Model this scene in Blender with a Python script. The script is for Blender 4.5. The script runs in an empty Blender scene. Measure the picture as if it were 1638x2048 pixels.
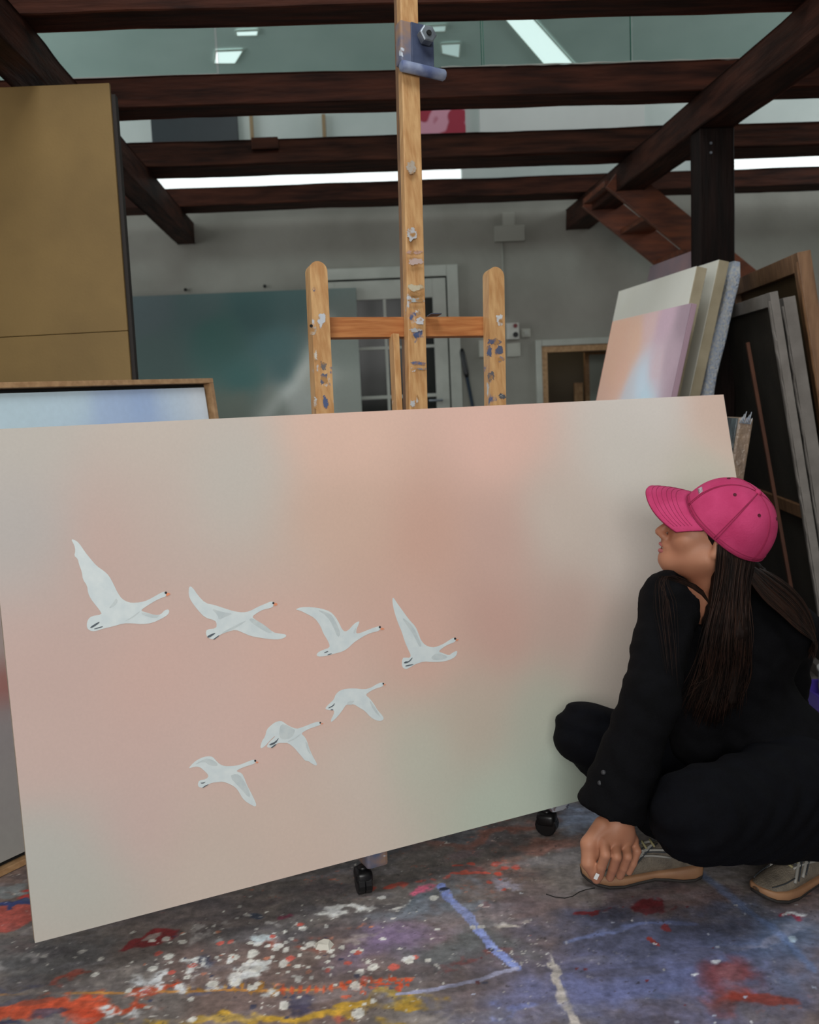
import bpy, bmesh, math, random
import numpy as np
from mathutils import Vector, Matrix, geometry

random.seed(7); RNG = np.random.default_rng(7)
D = bpy.data; scene = bpy.context.scene; COL = scene.collection

# ------------------------------------------------------------------ camera
IW, IH, FPX = 1638, 2048, 1991.0
PITCH, ROLL, YAW = 0.1205, 0.0447, 0.0465
CAM = np.array([0.0, 0.0, 1.2])
_fw = np.array([math.sin(YAW)*math.cos(PITCH), math.cos(YAW)*math.cos(PITCH), -math.sin(PITCH)])
_rt = np.array([math.cos(YAW), -math.sin(YAW), 0.0]); _up = np.cross(_rt, _fw)
CR = math.cos(ROLL)*_rt - math.sin(ROLL)*_up
CU = math.sin(ROLL)*_rt + math.cos(ROLL)*_up
cd = D.cameras.new('camera'); cam = D.objects.new('camera', cd); COL.objects.link(cam)
cd.sensor_fit = 'VERTICAL'; cd.sensor_height = 36; cd.lens = FPX*36/IH
cd.clip_start = 0.05; cd.clip_end = 60
m = Matrix.Identity(4)
for i in range(3):
    m[i][0] = CR[i]; m[i][1] = CU[i]; m[i][2] = -_fw[i]; m[i][3] = CAM[i]
cam.matrix_world = m
cd.dof.use_dof = True; cd.dof.focus_distance = 2.3; cd.dof.aperture_fstop = 4.5
scene.camera = cam

# ------------------------------------------------------------------ world, lights, exposure
w = D.worlds.new('world'); scene.world = w; w.use_nodes = True
w.node_tree.nodes['Background'].inputs[0].default_value = (0.75, 0.85, 1.0, 1)
w.node_tree.nodes['Background'].inputs[1].default_value = 0.25
scene.view_settings.view_transform = 'Standard'; scene.view_settings.look = 'None'
scene.view_settings.exposure = 0.0; scene.view_settings.gamma = 1.0
scene.view_settings.use_curve_mapping = False
try:
    scene.cycles.max_bounces = 7; scene.cycles.diffuse_bounces = 4; scene.cycles.glossy_bounces = 3
except Exception: pass

def area(name, loc, target, sx, sy, power, col):
    l = D.lights.new(name, 'AREA'); l.shape = 'RECTANGLE'; l.size = sx; l.size_y = sy
    l.energy = power; l.color = col
    o = D.objects.new(name, l); COL.objects.link(o); o.location = loc
    d = Vector(target)-Vector(loc); o.rotation_euler = d.to_track_quat('-Z', 'Y').to_euler()
    return o
area('rear_window_daylight', (-0.5, -2.55, 2.0), (0.3, 2.4, 0.8), 2.8, 1.8, 120, (1.0, 0.985, 0.96))
area('roof_window_daylight', (-0.1, 1.0, 4.85), (0.3, 2.2, 0), 1.9, 1.3, 70, (0.93, 0.97, 1.0))
area('left_window_daylight', (-3.3, 5.2, 2.6), (1.5, 5.0, 2.2), 2.4, 2.6, 40, (0.94, 0.98, 1.0))
area('added_right_upper_fill', (4.7, 5.3, 3.45), (0.5, 5.6, 3.0), 2.0, 1.2, 40, (0.94, 0.98, 1.0))  # added fill light to brighten the upper room and wall at right

# ------------------------------------------------------------------ coordinate helpers
def ray(x, y): return CR*((x-IW/2)/FPX) + CU*((IH/2-y)/FPX) + _fw
def atY(x, y, Y): d = ray(x, y); return CAM + d*(Y/d[1])
def atZ(x, y, z): d = ray(x, y); return CAM + d*((z-1.2)/d[2])
def atP(x, y, p, n): d = ray(x, y); return CAM + d*(((p-CAM)@n)/(d@n))
def proj(P):
    d = np.asarray(P)-CAM; return np.array([IW/2+FPX*(d@CR)/(d@_fw), IH/2-FPX*(d@CU)/(d@_fw)])
V = lambda *a: np.array(a, float)
def nrm(a): a = np.asarray(a, float); return a/np.linalg.norm(a)
def lin(c):
    c = np.asarray(c, float)/255.0
    return np.where(c <= 0.04045, c/12.92, ((c+0.055)/1.055)**2.4)

# ------------------------------------------------------------------ materials
def new_mat(name):
    mt = D.materials.new(name); mt.use_nodes = True
    nt = mt.node_tree; b = nt.nodes['Principled BSDF']; return mt, nt, b
def mat(name, c, rough=0.6, c2=None, scale=8.0, stretch=(1, 1, 1), metal=0.0, bump=0.0, bscale=None, spec=0.5, detail=6.0, lo=0.35, hi=0.65):
    """c, c2 in 0-255 sRGB surface colours mixed by object-space noise"""
    mt, nt, b = new_mat(name)
    b.inputs['Roughness'].default_value = rough; b.inputs['Metallic'].default_value = metal
    b.inputs['Specular IOR Level'].default_value = spec
    L = nt.links
    if c2 is None and not bump:
        b.inputs['Base Color'].default_value = (*lin(c), 1); return mt
    tc = nt.nodes.new('ShaderNodeTexCoord'); mp = nt.nodes.new('ShaderNodeMapping')
    mp.inputs['Scale'].default_value = stretch; L.new(tc.outputs['Object'], mp.inputs[0])
    if c2 is not None:
        n = nt.nodes.new('ShaderNodeTexNoise'); n.inputs['Scale'].default_value = scale; n.inputs['Detail'].default_value = detail
        L.new(mp.outputs[0], n.inputs['Vector'])
        r = nt.nodes.new('ShaderNodeValToRGB'); L.new(n.outputs['Fac'], r.inputs[0])
        r.color_ramp.elements[0].color = (*lin(c), 1); r.color_ramp.elements[1].color = (*lin(c2), 1)
        r.color_ramp.elements[0].position = lo; r.color_ramp.elements[1].position = hi
        L.new(r.outputs[0], b.inputs['Base Color'])
    else: b.inputs['Base Color'].default_value = (*lin(c), 1)
    if bump:
        n2 = nt.nodes.new('ShaderNodeTexNoise'); n2.inputs['Scale'].default_value = bscale or scale*2; n2.inputs['Detail'].default_value = 8
        L.new(mp.outputs[0], n2.inputs['Vector'])
        bp = nt.nodes.new('ShaderNodeBump'); bp.inputs['Strength'].default_value = bump; bp.inputs['Distance'].default_value = 0.01
        L.new(n2.outputs['Fac'], bp.inputs['Height']); L.new(bp.outputs[0], b.inputs['Normal'])
    return mt
def paint_over(mt, layers):
    """layers of spattered paint: (colour, noise scale, threshold) mixed over a material's base colour"""
    nt = mt.node_tree; b = nt.nodes['Principled BSDF']; L = nt.links
    tc = nt.nodes.new('ShaderNodeTexCoord')
    for i, (c, sc, th, st) in enumerate(layers):
        mp = nt.nodes.new('ShaderNodeMapping'); mp.inputs['Scale'].default_value = st; mp.inputs['Location'].default_value = (i*3.1, i*1.7, i*.9)
        L.new(tc.outputs['Object'], mp.inputs[0])
        n = nt.nodes.new('ShaderNodeTexNoise'); n.inputs['Scale'].default_value = sc; n.inputs['Detail'].default_value = 5; n.inputs['Roughness'].default_value = .6
        L.new(mp.outputs[0], n.inputs['Vector'])
        r = nt.nodes.new('ShaderNodeValToRGB'); L.new(n.outputs['Fac'], r.inputs[0])
        r.color_ramp.elements[0].position = th; r.color_ramp.elements[1].position = th+.02
        mx = nt.nodes.new('ShaderNodeMix'); mx.data_type = 'RGBA'
        L.new(r.outputs[0], mx.inputs[0])
        src = b.inputs['Base Color'].links
        if src: L.new(src[0].from_socket, mx.inputs[6])
        else: mx.inputs[6].default_value = b.inputs['Base Color'].default_value
        mx.inputs[7].default_value = (*lin(c), 1)
        L.new(mx.outputs[2], b.inputs['Base Color'])
    return mt
def vcol_mat(name, rough=0.6, spec=0.4, var=0.08, scale=60, bump=0.0, fine=None):
    mt, nt, b = new_mat(name); L = nt.links
    b.inputs['Roughness'].default_value = rough; b.inputs['Specular IOR Level'].default_value = spec
    a = nt.nodes.new('ShaderNodeVertexColor'); a.layer_name = 'Col'
    tc = nt.nodes.new('ShaderNodeTexCoord'); n = nt.nodes.new('ShaderNodeTexNoise'); n.inputs['Scale'].default_value = scale; n.inputs['Detail'].default_value = 8
    L.new(tc.outputs['Object'], n.inputs['Vector'])
    mr = nt.nodes.new('ShaderNodeMapRange'); mr.inputs[1].default_value = .25; mr.inputs[2].default_value = .75
    mr.inputs[3].default_value = 1-var; mr.inputs[4].default_value = 1+var
    L.new(n.outputs['Fac'], mr.inputs[0])
    mx = nt.nodes.new('ShaderNodeMix'); mx.data_type = 'RGBA'; mx.blend_type = 'MULTIPLY'; mx.inputs[0].default_value = 1
    L.new(a.outputs[0], mx.inputs[6]); L.new(mr.outputs[0], mx.inputs[7]); L.new(mx.outputs[2], b.inputs['Base Color'])
    if bump:
        bp = nt.nodes.new('ShaderNodeBump'); bp.inputs['Strength'].default_value = bump; bp.inputs['Distance'].default_value = .004
        L.new(n.outputs['Fac'], bp.inputs['Height']); L.new(bp.outputs[0], b.inputs['Normal'])
    return mt
def emit(name, c, s):
    mt, nt, b = new_mat(name)
    b.inputs['Base Color'].default_value = (*lin(c), 1)
    b.inputs['Emission Color'].default_value = (*lin(c), 1); b.inputs['Emission Strength'].default_value = s
    return mt
def glass_mat(name, tint, gloss=0.06, rough=0.02):
    mt = D.materials.new(name); mt.use_nodes = True; nt = mt.node_tree; nt.nodes.clear(); L = nt.links
    o = nt.nodes.new('ShaderNodeOutputMaterial'); t = nt.nodes.new('ShaderNodeBsdfTransparent'); t.inputs[0].default_value = (*tint, 1)
    g = nt.nodes.new('ShaderNodeBsdfGlossy'); g.inputs['Roughness'].default_value = rough
    fr = nt.nodes.new('ShaderNodeFresnel'); fr.inputs[0].default_value = 1.45
    mx = nt.nodes.new('ShaderNodeMixShader'); L.new(fr.outputs[0], mx.inputs[0]); L.new(t.outputs[0], mx.inputs[1]); L.new(g.outputs[0], mx.inputs[2])
    L.new(mx.outputs[0], o.inputs[0]); return mt

M = {}
M['beam'] = mat('dark_timber', (76, 41, 29), .7, (40, 21, 15), 5, (.7, 6, 6), bump=.5, bscale=14, spec=.15)
M['beam_y'] = mat('dark_timber_long', (70, 40, 30), .7, (38, 21, 16), 5, (6, .7, 6), bump=.5, bscale=14, spec=.15)
M['post'] = mat('dark_timber_post', (32, 20, 17), .7, (18, 12, 10), 5, (6, 6, .7), bump=.4, bscale=14, spec=.15)
M['stair'] = mat('stained_stair_wood', (126, 66, 38), .5, (84, 42, 26), 5, (1, 6, 6), bump=.2)
M['wall'] = mat('grey_white_plaster', (158, 156, 148), .9, (142, 140, 132), 2.5, bump=.15, bscale=30)
M['upper'] = mat('upper_plaster', (206, 214, 211), .9, (192, 202, 199), 2.0)
M['trim'] = mat('painted_trim', (186, 188, 180), .5, (172, 174, 166), 6)
M['pane'] = mat('dark_door_glass', (30, 34, 34), .12, (44, 46, 42), 3, spec=.12)
M['easel'] = mat('easel_pine', (212, 168, 116), .5, (186, 136, 86), 10, (7, 7, .7), bump=.15)
paint_over(M['easel'], [((196, 200, 205), 7, .64, (1, 1, .6)), ((82, 96, 132), 6, .665, (1, 1, .8)), ((206, 190, 178), 12, .68, (1, 1, .5))])
M['easel_x'] = mat('easel_cross_wood', (192, 128, 76), .45, (168, 102, 56), 9, (1.2, 1.2, 14), bump=.12)
paint_over(M['easel_x'], [((206, 206, 204), 16, .70, (1, 1, 1))])
M['easel_dirty'] = mat('paint_caked_wood', (170, 130, 90), .6, (96, 104, 128), 14)
paint_over(M['easel_dirty'], [((190, 196, 206), 10, .55, (1, 1, 1)), ((60, 70, 104), 9, .58, (1, 1, 1))])
M['clampbar'] = mat('blue_grey_painted_bar', (158, 168, 190), .55, (92, 104, 142), 18)
M['steel'] = mat('worn_steel', (150, 158, 166), .4, (110, 116, 124), 30, metal=.6)
M['plastic'] = mat('black_plastic', (16, 16, 18), .35)
M['mdf'] = mat('fibre_board', (136, 108, 58), .62, (120, 94, 48), 3, bump=.05, bscale=120)
paint_over(M['mdf'], [((168, 160, 140), 5, .71, (1, 1, .5))])
M['darkedge'] = mat('dark_board_edge', (34, 26, 22), .7)
M['oak'] = mat('oak_frame', (186, 148, 108), .45, (160, 122, 84), 8, (6, 6, 6))
M['oak_dark'] = mat('brown_frame_wood', (148, 110, 78), .5, (118, 84, 56), 8, (6, 6, 1))
M['shadowgap'] = mat('black_shadow_gap', (14, 14, 14), .8)
M['cream'] = mat('primed_cream_canvas', (243, 241, 230), .75, (238, 235, 222), 3)
M['creamedge'] = mat('canvas_edge_beige', (176, 164, 138), .8, (160, 148, 122), 8, bump=.2, bscale=60)
M['greyedge'] = mat('grey_canvas_edge', (136, 130, 124), .85, (118, 112, 106), 10, bump=.2, bscale=60)
M['backcloth'] = mat('brown_canvas_back', (60, 54, 44), .9, (48, 43, 36), 6, bump=.2, bscale=80)
M['foil'] = mat('bubble_wrap', (172, 188, 214), .22, (216, 216, 212), 90, bump=1.0, bscale=140, spec=1.0)
M['wrap'] = mat('plastic_wrapped_edge', (168, 142, 118), .25, (140, 120, 104), 14, bump=.8, bscale=50, spec=.8)
M['wrapface'] = mat('plastic_wrapped_face', (78, 88, 92), .2, (50, 54, 56), 9, bump=.8, bscale=30, spec=.9)
M['skin'] = mat('skin', (180, 126, 98), .5, (170, 114, 88), 14, spec=.35)
M['lip'] = mat('lips', (168, 92, 92), .4)
M['tooth'] = mat('teeth', (225, 220, 210), .3)
M['eye'] = mat('eye', (40, 34, 32), .2)
M['nail'] = mat('nail', (206, 166, 148), .25)
M['hair'] = mat('dark_brown_hair', (27, 17, 13), .65, (16, 10, 8), 40, (1, 1, .2), spec=.12)
M['hair2'] = mat('lighter_brown_hair', (50, 30, 21), .6, (30, 18, 13), 40, (1, 1, .2), spec=.2)
M['jacket'] = mat('black_wool', (13, 13, 16), .9, (10, 10, 12), 30, bump=.2, bscale=300, spec=.1)
M['trouser'] = mat('navy_black_cloth', (12, 13, 18), .9, (10, 10, 14), 30, bump=.2, bscale=300, spec=.1)
M['cap'] = mat('washed_pink_cotton', (206, 72, 120), .85, (188, 57, 103), 14, bump=.15, bscale=200, spec=.2)
M['capseam'] = mat('pink_seam', (156, 36, 80), .85)
M['capdark'] = mat('dark_pink_eyelet', (86, 12, 36), .8)
M['thread'] = mat('white_embroidery', (225, 222, 225), .7)
M['shoe'] = mat('grey_shoe_mesh', (122, 112, 98), .7, (96, 88, 78), 40, bump=.4, bscale=260)
M['sole'] = mat('tan_sole', (166, 124, 90), .6, (140, 102, 74), 12)
M['sole_dark'] = mat('dark_outsole', (40, 36, 34), .7)
M['stripe'] = mat('silver_overlay', (148, 146, 140), .4)
M['lace'] = mat('olive_lace', (150, 142, 104), .8)
M['shoe_dark'] = mat('dark_shoe_trim', (52, 56, 60), .6)
M['buttonm'] = mat('dark_button', (34, 34, 38), .5)

# ------------------------------------------------------------------ mesh helpers
BASE = {}   # object -> world origin (all objects unrotated, so parts subtract it)
def tag(o, label=None, cat=None, group=None, kind=None):
    if label: o['label'] = label
    if cat: o['category'] = cat
    if group: o['group'] = group
    if kind: o['kind'] = kind
    return o
def thing(name, base, label, cat, group=None):
    o = D.objects.new(name, None); COL.objects.link(o); o.empty_display_size = .05
    o.location = base; BASE[o.name] = np.array(base, float)
    return tag(o, label, cat, group)
def obj(name, vs, fs, material, parent=None, smooth=False, colors=None, origin=None, auto=None):
    vs = np.asarray(vs, float)
    if parent is not None: org = BASE[parent.name] if origin is None else np.asarray(origin, float)
    else: org = np.array([vs[:, 0].mean(), vs[:, 1].mean(), vs[:, 2].min()]) if origin is None else np.asarray(origin, float)
    me = D.meshes.new(name); me.from_pydata((vs-org).tolist() if len(vs) < 60000 else [], [], fs if len(vs) < 60000 else [])
    if len(vs) >= 60000:
        f = np.asarray(fs, np.int32)
        me.vertices.add(len(vs)); me.vertices.foreach_set('co', (vs-org).astype(np.float32).ravel())
        me.loops.add(f.size); me.loops.foreach_set('vertex_index', f.ravel())
        me.polygons.add(len(f)); me.polygons.foreach_set('loop_start', np.arange(0, f.size, f.shape[1], dtype=np.int32))
    me.update(calc_edges=True); me.validate()
    if colors is not None:
        ca = me.color_attributes.new('Col', 'FLOAT_COLOR', 'POINT')
        cc = np.ones((len(vs), 4), np.float32); cc[:, :3] = colors; ca.data.foreach_set('color', cc.ravel())
    if smooth: me.polygons.foreach_set('use_smooth', [True]*len(me.polygons))
    mats = material if isinstance(material, list) else [material]
    for mm in mats: me.materials.append(M[mm] if isinstance(mm, str) else mm)
    o = D.objects.new(name, me); COL.objects.link(o)
    if parent is not None:
        o.parent = parent; o.location = org-BASE[parent.name]
    else: o.location = org
    BASE[o.name] = np.array(org, float)
    if smooth and auto:
        md = o.modifiers.new('es', 'EDGE_SPLIT'); md.split_angle = math.radians(auto)
    return o
class MB:
    def __init__(s): s.v = []; s.f = []; s.n = 0
    def add(s, vs, fs):
        vs = np.asarray(vs, float).reshape(-1, 3)
        s.v.append(vs); s.f += [tuple(i+s.n for i in f) for f in fs]; s.n += len(vs); return s
    def box(s, c, ax, ay, az, bev=0.0):
        """box centre c, half-axis vectors ax ay az; bev = bevel width in metres"""
        c, ax, ay, az = [np.asarray(q, float) for q in (c, ax, ay, az)]
        L = [np.linalg.norm(q) for q in (ax, ay, az)]
        bm = bmesh.new(); bmesh.ops.create_cube(bm, size=2)
        for q in bm.verts: q.co = Vector((q.co.x*L[0], q.co.y*L[1], q.co.z*L[2]))
        if bev > 0: bmesh.ops.bevel(bm, geom=bm.edges[:], offset=min(bev, min(L)*.9), segments=2, affect='EDGES', profile=.6)
        bm.verts.index_update()
        R = np.stack([ax/L[0], ay/L[1], az/L[2]])
        if np.linalg.det(R) < 0: bmesh.ops.reverse_faces(bm, faces=bm.faces[:])
        vs = np.array([q.co[:] for q in bm.verts])@R + c
        fs = [tuple(q.index for q in f.verts) for f in bm.faces]; bm.free()
        return s.add(vs, fs)
    def aabb(s, a, b, bev=0.0):
        a = np.asarray(a, float); b = np.asarray(b, float); h = (b-a)/2
        return s.box((a+b)/2, (h[0], 0, 0), (0, h[1], 0), (0, 0, h[2]), bev)
    def tube(s, pts, r, n=8, caps=True):
        pts = np.asarray(pts, float); r = np.broadcast_to(r, (len(pts),)); vs = []; up = None
        for i in range(len(pts)):
            t = nrm(pts[min(i+1, len(pts)-1)]-pts[max(i-1, 0)])
            if up is None: up = V(0, 0, 1) if abs(t[2]) < .9 else V(1, 0, 0)
            a = nrm(np.cross(t, up)); bb = np.cross(a, t); up = bb
            for k in range(n):
                an = 2*math.pi*k/n; vs.append(pts[i]+r[i]*(math.cos(an)*a+math.sin(an)*bb))
        fs = [(i*n+k, i*n+(k+1) % n, (i+1)*n+(k+1) % n, (i+1)*n+k) for i in range(len(pts)-1) for k in range(n)]
        if caps: fs += [tuple(range(n-1, -1, -1)), tuple((len(pts)-1)*n+k for k in range(n))]
        return s.add(vs, fs)
    def loft(s, rings, caps=True):
        n = len(rings[0]); vs = np.concatenate([np.asarray(r, float) for r in rings])
        fs = [(i*n+k, i*n+(k+1) % n, (i+1)*n+(k+1) % n, (i+1)*n+k) for i in range(len(rings)-1) for k in range(n)]
        if caps: fs += [tuple(range(n-1, -1, -1)), tuple((len(rings)-1)*n+k for k in range(n))]
        return s.add(vs, fs)
    def cyl(s, a, b, r, n=16): return s.tube([a, b], r, n)
    def build(s, name, material, parent=None, smooth=False, **k):
        return obj(name, np.concatenate(s.v), s.f, material, parent, smooth, **k)
def noise3(p, seed=0, oct=3, sc=1.0):
    """cheap smooth value noise for arrays of points"""
    rs = np.random.default_rng(seed); tab = rs.random(4096)
    p = np.asarray(p, float)*sc; out = np.zeros(p.shape[:-1]); amp = 1; tot = 0
    for o in range(oct):
        q = np.floor(p).astype(int); f = p-q; f = f*f*(3-2*f); s_ = 0
        for c in range(2**p.shape[-1]):
            h = np.zeros(p.shape[:-1], int); wgt = 1.0
            for a in range(p.shape[-1]):
                b = (c >> a) & 1; h = (h*1664525+(q[..., a]+b)*1013904223+374761393+a*668265263) & 0xffffffff; wgt = wgt*(f[..., a] if b else 1-f[..., a])
                h = h ^ (h >> 15); h = (h*2246822519) & 0xffffffff; h = h ^ (h >> 13)
            s_ = s_ + wgt*tab[np.abs(h) % 4096]
        out += amp*s_; tot += amp; amp *= .5; p = p*2.03+11.7
    return out/tot
def rough_beam(name, p0, p1, wdir, hdir, w_, h_, material, parent=None, seg=40, amp=.006, seed=0, **k):
    """hand-hewn beam p0 to p1 (centre line); uneven edges"""
    p0 = np.asarray(p0, float); p1 = np.asarray(p1, float); wdir = nrm(wdir); hdir = nrm(hdir)
    prof = []
    for a, b in ((-1, -1), (1, -1), (1, 1), (-1, 1)):
        prof += [(a*(1-.06), b), (a, b*(1-.06))] if a*b > 0 else [(a, b*(1-.06)), (a*(1-.06), b)]
    rings = []
    for i in range(seg+1):
        c = p0+(p1-p0)*i/seg
        q = np.array([[a*w_/2, b*h_/2] for a, b in prof])
        nn = np.stack([np.full(8, i*.23), q[:, 0]*6, q[:, 1]*6], 1)
        d = (noise3(nn, seed, 3)-.5)*2*amp*1.6; d2 = (noise3(nn+50, seed+1, 3)-.5)*2*amp*1.6
        rings.append(np.array([c+wdir*(a+x_)+hdir*(b+y_) for (a, b), x_, y_ in zip(q, d, d2)]))
    mb = MB().loft(rings)
    return mb.build(name, material, parent, smooth=False, **k)

# ------------------------------------------------------------------ SDF body tools
def sd_cone(P, a, b, ra, rb):
    a = np.asarray(a, float); b = np.asarray(b, float); ab = b-a; t = np.clip(((P-a)@ab)/(ab@ab), 0, 1)
    return np.linalg.norm(P-a-t[..., None]*ab, axis=-1) - (ra+(rb-ra)*t)
def sd_ell(P, c, r, R=None):
    q = P-np.asarray(c, float)
    if R is not None: q = q@np.asarray(R).T
    r = np.asarray(r, float); k0 = np.linalg.norm(q/r, axis=-1); k1 = np.linalg.norm(q/(r*r), axis=-1)
    return k0*(k0-1)/np.maximum(k1, 1e-9)
def smin(a, b, k):
    h = np.clip(.5+.5*(b-a)/k, 0, 1); return b+(a-b)*h-k*h*(1-h)
def surf(fn, lo, hi, h):
    lo = np.asarray(lo, float); hi = np.asarray(hi, float); n = np.ceil((hi-lo)/h).astype(int)+1
    ax = [lo[i]+h*np.arange(n[i]) for i in range(3)]
    P = np.stack(np.meshgrid(*ax, indexing='ij'), -1)
    S = np.empty(tuple(n))
    for i in range(0, n[0], 24): S[i:i+24] = fn(P[i:i+24])
    ins = S < 0
    nc = tuple(n-1); acc = np.zeros(nc+(3,)); cnt = np.zeros(nc)
    def sl(o): return tuple(slice(o[i], o[i]+nc[i]) for i in range(3))
    for axn in range(3):
        oth = [i for i in range(3) if i != axn]
        for b0 in (0, 1):
            for b1 in (0, 1):
                o0 = [0, 0, 0]; o0[oth[0]] = b0; o0[oth[1]] = b1; o1 = list(o0); o1[axn] = 1
                s0 = S[sl(o0)]; s1 = S[sl(o1)]; cr = (s0 < 0) != (s1 < 0)
                t = np.where(cr, s0/np.where(cr, s0-s1, 1), 0)
                for i in range(3): acc[..., i] += np.where(cr, o0[i]+(t if i == axn else 0), 0)
                cnt += cr
    act = cnt > 0; idx = -np.ones(nc, int); idx[act] = np.arange(act.sum())
    cell = np.argwhere(act); vs = lo+h*(cell+acc[act]/cnt[act][:, None])
    fs = []
    for axn in range(3):
        o1 = [0, 0, 0]; o1[axn] = 1
        a = ins[tuple(slice(0, n[i]-(1 if i == axn else 0)) for i in range(3))]
        b = ins[tuple(slice(o1[i], None) for i in range(3))]
        e = np.argwhere(a != b); u_, v_ = [(1, 2), (2, 0), (0, 1)][axn]
        ok = (e[:, u_] > 0) & (e[:, v_] > 0) & (e[:, u_] < nc[u_]) & (e[:, v_] < nc[v_]); e = e[ok]
        def g(du, dv):
            q = e.copy(); q[:, u_] -= du; q[:, v_] -= dv; return idx[q[:, 0], q[:, 1], q[:, 2]]
        f = np.stack([g(1, 1), g(0, 1), g(0, 0), g(1, 0)], 1)
        flip = ~a[e[:, 0], e[:, 1], e[:, 2]]
        f[flip] = f[flip][:, ::-1]; fs.append(f)
    return vs, np.concatenate(fs)
# ================================================================== the room
YB = 7.2                      # back wall
XL, XR, YR = -3.4, 4.8, -2.8
# ---- floor: one grid, fine where the photo shows it, paint stored as point colours
def paint_floor(P):
    n = len(P); X = P[:, 0]; Y = P[:, 1]; q = P[:, :2]
    n1 = noise3(q, 1, 5, 3.0); n2 = noise3(q+7, 2, 5, 7.0); n3 = noise3(q+3, 3, 4, 22.0); n4 = noise3(q+9, 4, 4, 1.6)
    n5 = noise3(q+19, 5, 3, 60.0)
    c = np.ones((n, 3))*np.array([112, 104, 100.])
    def mixc(mask, col): 
        m_ = np.clip(mask, 0, 1)[:, None]; return c*(1-m_)+np.array(col, float)*m_
    sm = lambda x, a, b: (lambda t: t*t*(3-2*t))(np.clip((x-a)/(b-a), 0, 1))
    c = mixc(sm(n2, .45, .7)*.6, (84, 80, 84)); c = mixc(sm(n3, .5, .75)*.45, (138, 128, 120))
    c = mixc(sm(n1, .52, .7)*.5, (120, 92, 84))
    warp = np.stack([noise3(q+31, 11, 4, 9.0)-.5, noise3(q+47, 12, 4, 9.0)-.5], 1)
    warpf = np.stack([noise3(q+61, 13, 4, 34.0)-.5, noise3(q+77, 14, 4, 34.0)-.5], 1)
    def fp(x, y): return atZ(x, y, 0)[:2]
    def seg(pts, wd, wob=.02, soft=.25):
        d = np.full(n, 9.0); pts = [fp(*p) for p in pts]; qq = q+warp*wob*2+warpf*wob
        for a, b in zip(pts[:-1], pts[1:]):
            ab = b-a; t = np.clip(((qq-a)@ab)/(ab@ab), 0, 1); d = np.minimum(d, np.linalg.norm(qq-a-t[:, None]*ab, axis=1))
        return 1-sm(d, wd*(1-soft), wd)
    def blob(x, y, rx, ry, rot=0, wob=.08, soft=.3, brk=0.0):
        cpt = fp(x, y); qq = q+warp*wob*2+warpf*wob*.6-cpt; cs, sn = math.cos(rot), math.sin(rot)
        u = (qq[:, 0]*cs+qq[:, 1]*sn)/rx; v = (-qq[:, 0]*sn+qq[:, 1]*cs)/ry
        m_ = 1-sm(np.hypot(u, v), 1-soft, 1)
        if brk: m_ = m_*sm(n3*.6+n5*.4, brk-.08, brk+.04)
        return m_
    # broad washes
    c = mixc(blob(1350, 1930, .62, .34, .1, .12, .8)*.75, (88, 96, 138))
    c = mixc(blob(1180, 1990, .35, .16, .2, .12, .9)*.7, (104, 112, 160))
    c = mixc(blob(1560, 1880, .22, .2, .2, .1, .9)*.6, (84, 108, 138))
    c = mixc(blob(1250, 1850, .3, .13, 0, .12, .9)*.7, (66, 70, 92))
    c = mixc(blob(1020, 1800, .28, .14, .1, .1, .9)*.6, (98, 84, 92))
    c = mixc(blob(1330, 1800, .26, .09, .1, .1, .9)*.7, (112, 90, 90))
    c = mixc(blob(800, 1880, .18, .15, .4, .1, .9)*.75, (128, 108, 146))
    c = mixc(blob(930, 1900, .16, .1, .2, .1, .8)*.7, (92, 100, 102))
    c = mixc(blob(850, 1800, .2, .08, .2, .12, .7)*.7, (112, 124, 138))
    c = mixc(blob(1170, 1640, .16, .14, .3, .1, .8)*.85, (142, 158, 190))
    c = mixc(blob(800, 1690, .35, .12, .4, .1, .8)*.5, (84, 92, 104))
    c = mixc(blob(980, 1670, .3, .05, .4, .1, .7)*.7, (140, 84, 70))
    c = mixc(blob(1080, 1700, .2, .06, .4, .12, .7)*.6, (146, 92, 78))
    c = mixc(blob(100, 1900, .2, .12, .2, .12, .8)*.6, (88, 92, 96))
    c = mixc(blob(400, 1840, .35, .1, .3, .12, .9)*.5, (118, 104, 98))
    c = mixc(blob(1620, 1400, .5, .3, 0, .1, .6)*.85, (172, 168, 172))
    c = mixc(blob(1640, 1450, .3, .12, 0, .1, .6)*.9, (96, 128, 168))
    # streaky mid-scale paint everywhere
    for k in range(46):
        x0, y0 = RNG.uniform(0, 1638), RNG.uniform(1690, 2060); warm = x0 < 900
        col = [(150, 74, 58), (76, 78, 100), (170, 166, 164), (124, 60, 54), (96, 84, 84), (146, 136, 130)][k % 6] if warm else \
              [(112, 122, 176), (120, 52, 50), (74, 84, 114), (160, 156, 176), (108, 82, 92), (92, 110, 140)][k % 6]
        c = mixc(blob(x0, y0, RNG.uniform(.03, .14), RNG.uniform(.012, .04), RNG.uniform(-.5, .8), .06, .6, .5)*RNG.uniform(.4, .8), col)
    # named marks
    c = mixc(seg([(-40, 2012), (180, 2005), (330, 1998)], .036, .06, .4)*sm(n3, .28, .4), (196, 80, 50))
    c = mixc(seg([(-40, 2045), (150, 2040), (230, 2025)], .034, .06, .4)*sm(n3, .32, .44), (192, 70, 42))
    c = mixc(blob(110, 2022, .05, .016, 0, .06, .4)*.8, (70, 66, 86))
    c = mixc(blob(20, 2040, .04, .014, 0, .05, .4)*.9, (54, 58, 84))
    c = mixc(seg([(220, 2062), (420, 2042), (600, 2032), (760, 2008), (890, 1994)], .02, .05, .6)*sm(n2*.5+n3*.5, .34, .52)*.9, (192, 150, 44))
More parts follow.
